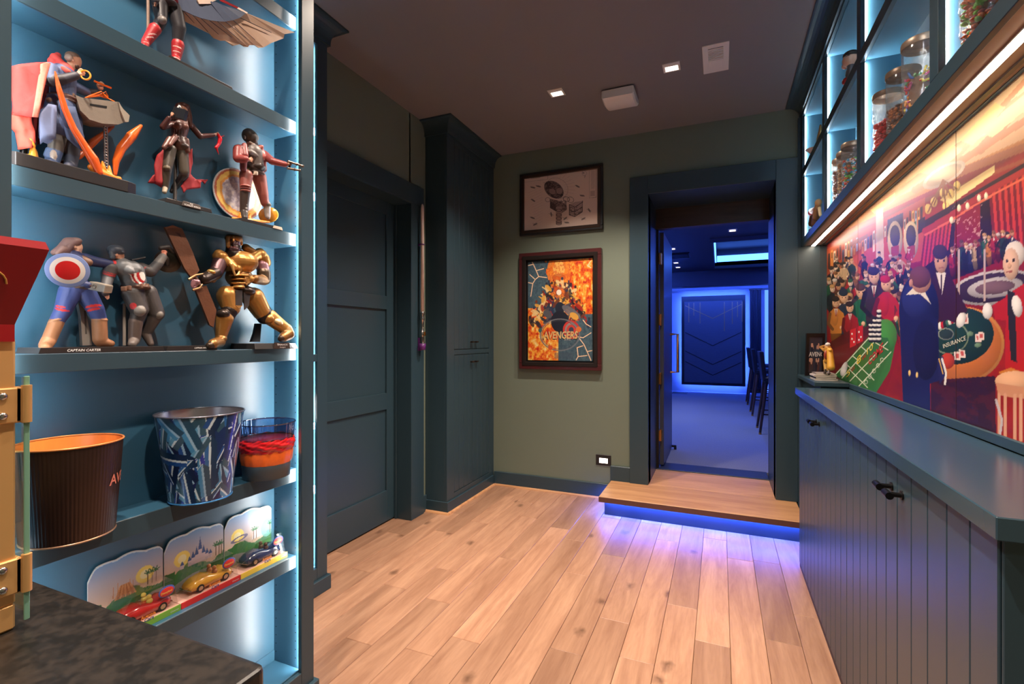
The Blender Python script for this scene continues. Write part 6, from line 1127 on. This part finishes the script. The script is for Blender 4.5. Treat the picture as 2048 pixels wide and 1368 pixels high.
def pack(i, y0, y1, col, trim, label, roof, ctop):
    t = thing('toy_car_pack', label, 'toy', (-1.475, (y0+y1)/2, S5), 'boxed toy cars on the shelf')
    bx('tray', mat('tray_pink', (222,176,160), .45), t, -1.516, -1.4385, y0+.001, y1-.001, S5, S5+.016, b=.0008); bx('tray_front', mat('tray_'+trim, {'green':(120,170,60),'red':(206,44,40),'yellow':(236,196,70)}[trim], .4), t, -1.4388, -1.4365, y0+.001, y1-.001, S5, S5+.018, b=.0005)
    # printed scenic card with scalloped top
    Cd = Print((-1.516, y0+.002, S5+.014), (0,y1-y0-.004,0), (0,0,.180), 120, 110, (150,196,226)); u, v = Cd.a, Cd.b; nz = Cd.noise(10, 30+i)
    sky = s2l((84,156,214))[None]*v[:,None]**1.4+s2l((250,206,160))[None]*(1-v[:,None]**1.4); Cd.put(np.ones(len(u), bool), sky); sc = np.array([.0]); Cd.x, Cd.y = u*100, (1-v)*100
    sunx = (74,28,26)[i]; Cd.ell(sunx, 46, 13, 13, (252,226,120)); Cd.ell(sunx,46,7,7,(255,244,190)); 
    Cd.put((1-v)*100 > 60+7*np.sin(u*9+i)+nz*8, (62,118,60)); Cd.put((1-v)*100 > 84+6*np.sin(u*5+i*2), (150,146,140)); Cd.put(((1-v)*100 > 58+10*nz) & (u < .16), (54,110,60))
    if i == 0:
        for k_ in range(9): Cd.poly([(38+k_*3.2-6+k_*.2,68),(40+k_*1.4,48),(42+k_*1.4,48),(38+k_*3.2-3+k_*.2,68)], (196,124,76) if k_ % 2 else (226,164,112))
        for x_ in (30,36,44,52,56): Cd.poly([(x_,64),(x_+1,38+abs(x_-44)*.5),(x_+2,64)], (206,140,90))
    if i == 1:
        for x_, h_ in ((40,18),(46,24),(52,30),(58,44),(64,28),(70,20),(76,16),(28,14)): Cd.poly([(x_-3,64),(x_-3,64-h_*.5),(x_+3,64-h_*.5),(x_+3,64)], (226,206,214)); Cd.poly([(x_-3.6,64-h_*.5),(x_,64-h_),(x_+3.6,64-h_*.5)], (70,96,150))
    if i == 2:
        Cd.ell(30, 52, 18, 5, (120,110,140), 1, -6, .6); Cd.poly([(56,64),(66,30),(76,64)], (232,232,238)); Cd.poly([(68,64),(78,40),(90,64)], (206,214,226)); Cd.ell(90,52,14,18,(120,186,186),.8)
    for x_ in ((78,84,90),(86,92,96),(60,66,97))[i]:
        Cd.line([(x_,64),(x_,46)], 1.4, (110,80,56))
        for a_ in range(6): Cd.line([(x_,46),(x_+5*math.cos(a_),44+4*math.sin(a_))], 1.6, (52,112,70))
    tp = lambda q: .82+.12*np.sin(math.pi*(q*.8+.12))+.035*np.abs(np.sin(q*math.pi*2.5+.4))-.35*np.clip(.10-q, 0, 1)**1.5*12-.5*np.clip(q-.95, 0, 1)*2; top = tp(u); keep = v < top; Cd.put(v > top-.025, (206,228,240))
    Cd.build('scenic_card', t, .35, keep=keep)
    ol = [(y0+.002+(y1-y0-.004)*q, S5+.014+.180*float(tp(q))+.0005) for q in np.linspace(0,1,30)]
    MB().prism([(-1.5168,y0+.002,S5+.012)]+[(-1.5168,a,c) for a,c in ol]+[(-1.5168,y1-.002,S5+.012)], (-.003,0,0)).build('card_back', white, t, tri=True)
    ym = (y0+y1)/2+.012
    car_mesh(t, (-1.478, ym, S5+.017), .135, col, 0, roof)
    hx0, hx1, h0, h1, hz = -1.514, -1.443, y0+.022, y1-.004, S5+.092
    vs = [(hx1,h0,S5+.017),(hx1,h1,S5+.017),(hx0,h1,S5+.017),(hx0,h0,S5+.017),(hx1-.012,h0+.05,hz-.004),(hx1-.012,h1-.006,hz-.004),(hx0,h1-.006,hz),(hx0,h0+.03,hz)]
    MB().add(vs, [(0,1,5,4),(1,2,6,5),(3,0,4,7),(4,5,6,7)]).build('blister', glass('blister_plastic', (255,253,250), .07), t, recalc=False)
    ov = MB().lathe([(0,.0012),(.021,.0012),(.0225,0),(0,0)], (0,0,0), 28); oc = Vector((-1.4465, y1-.034, S5+.068)); ov.v = [oc+Vector((q.z, q.x*1.0, q.y*.72)) for q in ov.v]; ov.build('oval_logo', mat('logo_blue', (70,86,150), .4), t)
    ov = MB().lathe([(0,.0016),(.018,.0016),(.019,.0012),(0,.0012)], (0,0,0), 28); ov.v = [oc+Vector((q.z, q.x, q.y*.66-.001)) for q in ov.v]; ov.build('oval_logo', mat('logo_red', (196,48,44), .4), t)
    text('lettering', 'Disneyland', mat('lettering_yellow', (246,220,110), .4), t, oc+Vector((.0018,-.0165,-.004)), (0,1,0), (0,0,.0058), .0003, sx=.82)
    text('lettering', 'Autopia', mat('lettering_orange', (226,130,50), .4), t, (-1.4362, (y0+y1)/2-.012, S5+.026), (0,1,0), (0,0,.009), .0003, sx=.9, bold=.03); text('lettering', 'Cars', mat('lettering_blue', (70,70,130), .4), t, (-1.4362, (y0+y1)/2-.004, S5+.016), (0,1,0), (0,0,.009), .0003, bold=.03)
    text('lettering', 'Chevron', letter, t, (-1.4364, y1-.03, S5+.006), (0,1,0), (0,0,.0045), .0003)
pack(0, .735, .925, (190,36,32), 'green', 'red toy car pack with desert dome card and green tray', 'a', 'l')
pack(1, .925, 1.116, (222,164,54), 'red', 'yellow toy car pack with castle skyline card and red tray', 'b', 'l')
pack(2, 1.116, 1.304, (44,54,92), 'yellow', 'navy toy car pack with monorail card and yellow tray', 'c', 'l')
# ------------------------------------------------------------ second bookcase contents
o = thing('carton', 'small glossy white carton on the set-back bookcase shelf', 'box', (-2.06, 1.93, .92)); bx('box', white, o, -2.10, -2.03, 1.87, 1.975, .9205, 1.06, b=.002); bx('lid', mat('carton_lid', (214,206,200), .3), o, -2.101, -2.029, 1.869, 1.976, 1.04, 1.063, b=.002)
o = thing('helmet', 'small black ribbed toy helmet on the set-back bookcase shelf', 'toy', (-2.07, 1.93, 2.162)); ribbed([(.0,2.30),(.03,2.296),(.045,2.27),(.05,2.22),(.046,2.17),(.04,2.163),(0,2.163)], (-2.07,1.925,0), 48, .0015, 14).build('shell', blackm, o); MB().tube([(-2.07+.051*math.cos(t), 1.925+.051*math.sin(t), 2.215) for t in (2*math.pi*i/24 for i in range(24))], .003, 6, closed=True).build('band', steel, o)
# ------------------------------------------------------------ jars of sweets in the wall unit
jg = glass('jar_glass', (250,252,251), .10, .35, rough=.12, milk=.10); lidm = mat('jar_lid', (190,164,142), .38, metal=.6, var=.08, scale=40)
ZB = 2.092
def jar(y, r, h, candy, label, kind, ztop):
    x = .628; t = thing('candy_jar', label, 'jar', (x, y, ZB), 'glass candy jars in the wall unit')
    n, m_ = 48, 40; vs = []; b = MB()
    for j in range(m_+1):
        q = j/m_; z = ZB+.003+h*q; rad = r*(.80+.10*min(1, q*5)) if q < .2 else r*(.90+.10*q) if q < .9 else r*(1.0-.6*(q-.9))
        for i in range(n):
            a = 2*math.pi*i/n; dm = abs(math.sin(6*a+q*14))*abs(math.sin(6*a-q*14)) if .08 < q < .86 else .5
            rr_ = rad+.0022*(dm-.5)*2; vs.append((x+rr_*math.cos(a), y+rr_*math.sin(a), z))
    b.add(vs, [(j*n+i, j*n+(i+1)%n, (j+1)*n+(i+1)%n, (j+1)*n+i) for j in range(m_) for i in range(n)], True); b.add(vs, [list(range(n))[::-1]]); b.build('glass_body', jg, t, recalc=False)
    zt = ZB+.003+h; lr_ = r*1.02; prof = [(lr_*.98,zt-.012),(lr_,zt-.010),(lr_,zt+.006),(lr_*.97,zt+.011),(lr_*.86,zt+.0125),(lr_*.85,zt+.0105),(0,zt+.0105)]
    ld = ribbed(prof[:4], (x,y,0), 96, .0004, 48).build('lid_ring', lidm, t); MB().lathe(prof[3:], (x,y,0), 48).build('lid_disc', lidm, t)
    rn = random.Random(int(y*1000)); fill = ztop-ZB-.012; k_ = 0
    groups = {}; cm = tuple(int(sum(c[i] for c in candy)/len(candy)*.7) for i in range(3)); cmb = groups.setdefault(cm, MB()); cmb.cyl((x,y,ZB+.008),(x,y,ztop-.012),r*.62,n=20)
    for _ in range(330 if kind != 'worm' else 90):
        a = rn.random()*6.283; q = .68+.32*math.sqrt(rn.random()) if _ % 4 else math.sqrt(rn.random()); rad = q*(r*.80); z = ZB+.012+(rn.random()*fill if _ % 4 else fill-rn.random()*.014); c_ = candy[rn.randrange(len(candy))]; p = Vector((x+rad*math.cos(a), y+rad*math.sin(a), z)); mb = groups.setdefault(c_, MB())
        if kind == 'worm':
            d = Vector((rn.uniform(-1,1), rn.uniform(-1,1), rn.uniform(-.5,.7))).normalized(); u = d.orthogonal().normalized(); pts = []
            for s_ in range(7):
                w_ = p+d*(s_-3)*.006+u*.006*math.sin(s_*1.2+k_); k_ += .1; e = Vector((w_.x-x, w_.y-y, 0)); 
                if e.length > r*.80: w_ = Vector((x+e.x/e.length*r*.80, y+e.y/e.length*r*.80, w_.z))
                w_.z = max(w_.z, ZB+.010); pts.append(w_)
            mb.tube(pts, .0038, 6)
        elif kind == 'bean': mb.sphere(p, (rn.uniform(.006,.0085), rn.uniform(.006,.0085), rn.uniform(.005,.007)), 8, 6)
        else: mb.sphere(p, (rn.uniform(.007,.011), rn.uniform(.006,.010), rn.uniform(.005,.008)), 6, 4)
    for c_, mb in groups.items(): tag(mb.build('sweets', mat('sweet_%d_%d_%d' % c_, c_, .25, coat=.4), t), kind='stuff')
RBW = [(220,40,40),(240,150,40),(70,160,80),(60,120,200),(240,210,70),(230,90,150)]
BRN = [(140,74,60),(120,60,50),(170,100,84)]
jar(3.212, .052, .262, BRN, 'glass jar of reddish brown sweets beside a jar of tan sweets', 'lump', 2.300)
jar(3.098, .052, .262, [(196,150,104),(150,110,74),(214,176,130)], 'glass jar of tan sweets between brown sweets and colourful beans', 'lump', 2.305)
jar(2.984, .053, .265, [(230,60,40),(240,130,50),(90,180,220),(120,190,60),(240,240,240)], 'glass jar half full of multicoloured round candies', 'bean', 2.285)
jar(2.420, .052, .262, [(206,24,34),(226,40,44)], 'glass jar of bright red gummies', 'lump', 2.248)
jar(2.245, .053, .262, [(96,52,34),(150,84,44),(190,110,50)], 'glass jar of brown and amber pretzel pieces', 'lump', 2.232)
jar(2.060, .056, .272, RBW, 'glass jar of rainbow gummy worms', 'worm', 2.262)
jar(1.612, .060, .275, [(216,110,40),(190,80,36),(120,180,60),(140,40,40)], 'big glass jar of orange, red and green sweets', 'lump', 2.245)
# ------------------------------------------------------------ small figures in the wall unit
f = Fig(1560, 0, 4.885, .62)
f.Xp = .60
ZM = 2.592
o = thing('vinyl_figure', 'big-headed vinyl toy figure with dark hair in upper cubby', 'figurine', (.60, 2.98, ZM))
f.ell((688,588),(70,66,66),(226,184,158)); f.ell((690,535,.0),(66,36,66),(40,34,34)); f.ell((640,640),(30,34,40),(216,160,140)); f.cap((690,650),(695,760),32,36,(90,84,86)); f.cap((660,690),(650,740),14,12,(90,84,86)); f.cap((720,690),(735,740),14,12,(90,84,86)); f.cap((678,760),(676,830),18,22,(46,44,56)); f.cap((712,760),(716,800),18,22,(46,44,56))
f.ell((643,583,-.012),(12,14,60),(28,24,24),paint=True); f.ell((728,556,-.012),(13,15,60),(28,24,24),paint=True); f.ell((685,595,-.03),(20,5,60),(60,40,36),paint=True); f.ell((650,556,-.02),(16,4,60),(40,30,28),paint=True); f.ell((722,532,-.02),(16,4,60),(40,30,28),paint=True)
f.body('body', o, .002, .35)
def small(name, label, cat, fn, loc): 
    t = thing(name, label, cat, loc); fn(t); return t
def car_(t):
    p = f.P(645,775,0); MB().sphere(p+Vector((0,0,-.01)), (.018,.026,.018), 14, 10).build('shell', mat('toy_red', (196,40,40), .3, coat=.5), t); MB().cyl(Vector((.60,p.y,ZM)), Vector((.60,p.y,p.z-.01)), .006, n=10).build('stand', blackm, t); q = f.P(603,855,0); MB().sphere(Vector((.60,q.y,ZM+.016)), (.014,.018,.015), 12, 8).build('foot', blackm, t)
small('ornament', 'little red and black ornament beside the big-headed vinyl figure', 'ornament', car_, (.60, 3.12, ZM))
def bottle(t):
    y = 3.70; MB().lathe([(0,ZM),(.022,ZM),(.026,ZM+.03),(.024,ZM+.075),(.012,ZM+.13),(.006,ZM+.165),(.003,ZM+.17),(0,ZM+.17)], (.60,y,0), 24).build('body', mat('trophy_gold', (226,184,120), .25, metal=.8), t); bx('plinth', blackm, t, .575, .625, y-.026, y+.026, ZM-.0005, ZM+.006)
small('trophy', 'slim tapering gold trophy standing behind a small dish', 'trophy', bottle, (.60, 3.70, ZM))
def dish(t):
    x, y = .575, 3.74; MB().lathe([(0,ZM),(.022,ZM),(.026,ZM+.004),(.052,ZM+.028),(.055,ZM+.030),(.050,ZM+.030),(.024,ZM+.008),(0,ZM+.006)], (x,y,0), 32).build('dish', mat('dish_white', (206,200,196), .3), t)
    for i, c_ in enumerate(((190,40,44),(206,60,50),(70,120,60),(200,48,60),(90,140,70))): MB().sphere((x+.026*math.cos(i*1.3), y+.026*math.sin(i*1.3), ZM+.026), .014, 10, 8).build('garnish', mat('garnish_%d' % i, c_, .35), t)
small('dish', 'pale dish with red and green garnish in end cubby', 'dish', dish, (.575, 3.74, ZM))
def heli(t):
    y = 3.22; MB().sphere((.60,y,ZM+.045), (.02,.03,.018), 14, 10).build('cap', black, t); MB().lathe([(0,ZM),(.014,ZM),(.008,ZM+.01),(.006,ZM+.03),(0,ZM+.03)], (.60,y,0), 16).build('stem', mat('trophy_gold'), t); MB().lathe([(.022,ZM+.03),(.024,ZM+.034),(.0,ZM+.036)], (.60,y,0), 16).build('brim', black, t)
small('ornament', 'small black capped ornament on gold stem', 'ornament', heli, (.60, 3.22, ZM))
f = Fig(1560, 220, 4.885, .60)
o = thing('statuette', 'brown and pink statuette group in the lowest end cubby', 'statue', (.60, 3.75, ZB))
f.ell((375,905),(30,36,34),(206,160,110)); f.cap((370,940),(355,1040),30,34,(176,130,86)); f.cap((310,990),(345,970),30,26,(226,150,150)); f.ell((312,1000),(34,36,34),(196,70,90)); f.cap((320,1050),(315,1110),30,34,(96,66,50)); f.cap((350,1040),(345,1110),30,36,(120,84,60)); f.cap((385,960),(395,1030),16,14,(226,196,150)); f.body('body', o, .0022, .4)
MB().lathe([(0,ZB),(.05,ZB),(.052,ZB+.012),(.045,ZB+.018),(0,ZB+.018)], (.60,3.80,0), 28).build('plinth', mat('plinth_wood', (90,66,50), .5), o)
# ------------------------------------------------------------ on the end ledge: picture frame, books, statuette
LZ = 1.11
pf = thing('picture_frame', 'small black picture frame leaning in the corner by the mural', 'picture', (.63, 4.06, LZ))
a0 = Vector((.553, 3.985, LZ)); u_ = Vector((.122, .06, 0)); lean = Vector((.015, .05, .30)); nn = u_.cross(lean).normalized(); ul = u_.length
def pfb(name, s0, s1, t0, t1, m, th=.012, off=0.): 
    c_ = a0+u_*(s0+s1)/2+lean*(t0+t1)/2+nn*off; return MB().obox(c_, u_*(s1-s0)/2, lean*(t1-t0)/2, nn*th/2).build(name, m, pf)
pfb('frame_bar', 0, .14, 0, 1, black); pfb('frame_bar', .86, 1, 0, 1, black); pfb('frame_bar', .14, .86, 0, .08, black); pfb('frame_bar', .14, .86, .92, 1, black); pfb('backing', .1, .9, .05, .95, black, .004, -.003)
Pp = Print(a0+u_*.13+lean*.08+nn*.002, u_*.74, lean*.84, 60, 90, (60,60,72)); Pp.x, Pp.y = Pp.a*100, (1-Pp.b)*100
rn = random.Random(4)
for i in range(16): x_, y_ = rn.uniform(10,90), rn.choice((28,34,70,76)); Pp.ell(x_, y_+12, 8, 15, [(40,44,60),(90,60,56),(50,70,90),(70,66,70)][i % 4]); Pp.ell(x_, y_-4, 5, 6, (206,160,136))
Pp.poly([(5,44),(95,44),(95,58),(5,58)], (50,52,64)); Pp.build('photo_print', pf, .35)
text('lettering', 'AVENGER', letter, pf, a0+u_*.16+lean*.455+nn*.004, u_, lean*.10, .0003, sx=.75, bold=.03)
books = [(.548,.672,3.56,3.74,.012,(206,196,186)),(.552,.665,3.565,3.735,.011,(60,56,58)),(.545,.668,3.57,3.74,.012,(222,210,200)),(.556,.66,3.58,3.73,.010,(150,140,136))]
z = LZ
names = ['cream paperback lying at the bottom of the ledge book pile', 'black book lying second in the ledge book pile', 'cream book lying third in the ledge book pile', 'grey book on top of the ledge book pile under statuette']
for (x0,x1,y0,y1,h_,c_), nm in zip(books, names):
    t = thing('book', nm, 'book', ((x0+x1)/2,(y0+y1)/2,z), 'books piled on the ledge'); cm = mat('cover_%d' % c_[0], c_, .45)
    bx('cover', cm, t, x0, x1, y0, y1, z, z+.0015, b=0); bx('cover', cm, t, x0, x1, y0, y1, z+h_-.0015, z+h_, b=0); bx('spine', cm, t, x0, x0+.0015, y0, y1, z, z+h_, b=0); bx('pages', mat('pages', (226,214,200), .7, var=.1, scale=200, stretch=(1,1,20)), t, x0+.0015, x1-.003, y0+.002, y1-.002, z+.0015, z+h_-.0015, b=0); z += h_
f = Fig(1570, 440, 3.8, .605)
o = thing('statuette', 'small statuette in long yellow coat standing on the book pile', 'figurine', (.605, 3.655, z))
yb = f.P(320,1180,0); dz = z-yb.z; 
f.head((322,962), 20, (206,170,150), -1, (214,206,200)); f.cap((325,985),(325,1080),24,26,(186,134,48)); f.ell((312,1035,-.012),(16,34,14),(150,60,40)); f.cap((340,1000),(350,1130),20,26,(206,150,50)); f.cap((305,1080),(310,1150),14,12,(196,150,70)); f.cap((335,1080),(330,1150),14,12,(196,150,70)); f.cap((312,1150),(300,1178),10,10,(60,44,36)); f.cap((330,1150),(335,1178),10,10,(60,44,36)); f.cap((300,1000),(270,975),11,9,(206,150,50)); f.cap((270,975),(300,965),9,8,(206,150,50)); f.cap((345,1000),(300,990),11,9,(206,150,50)); f.hand((300,968),(1,0),12,(206,170,150),.4)
ob = f.body('body', o, .0018, .4); ob.location.z = dz
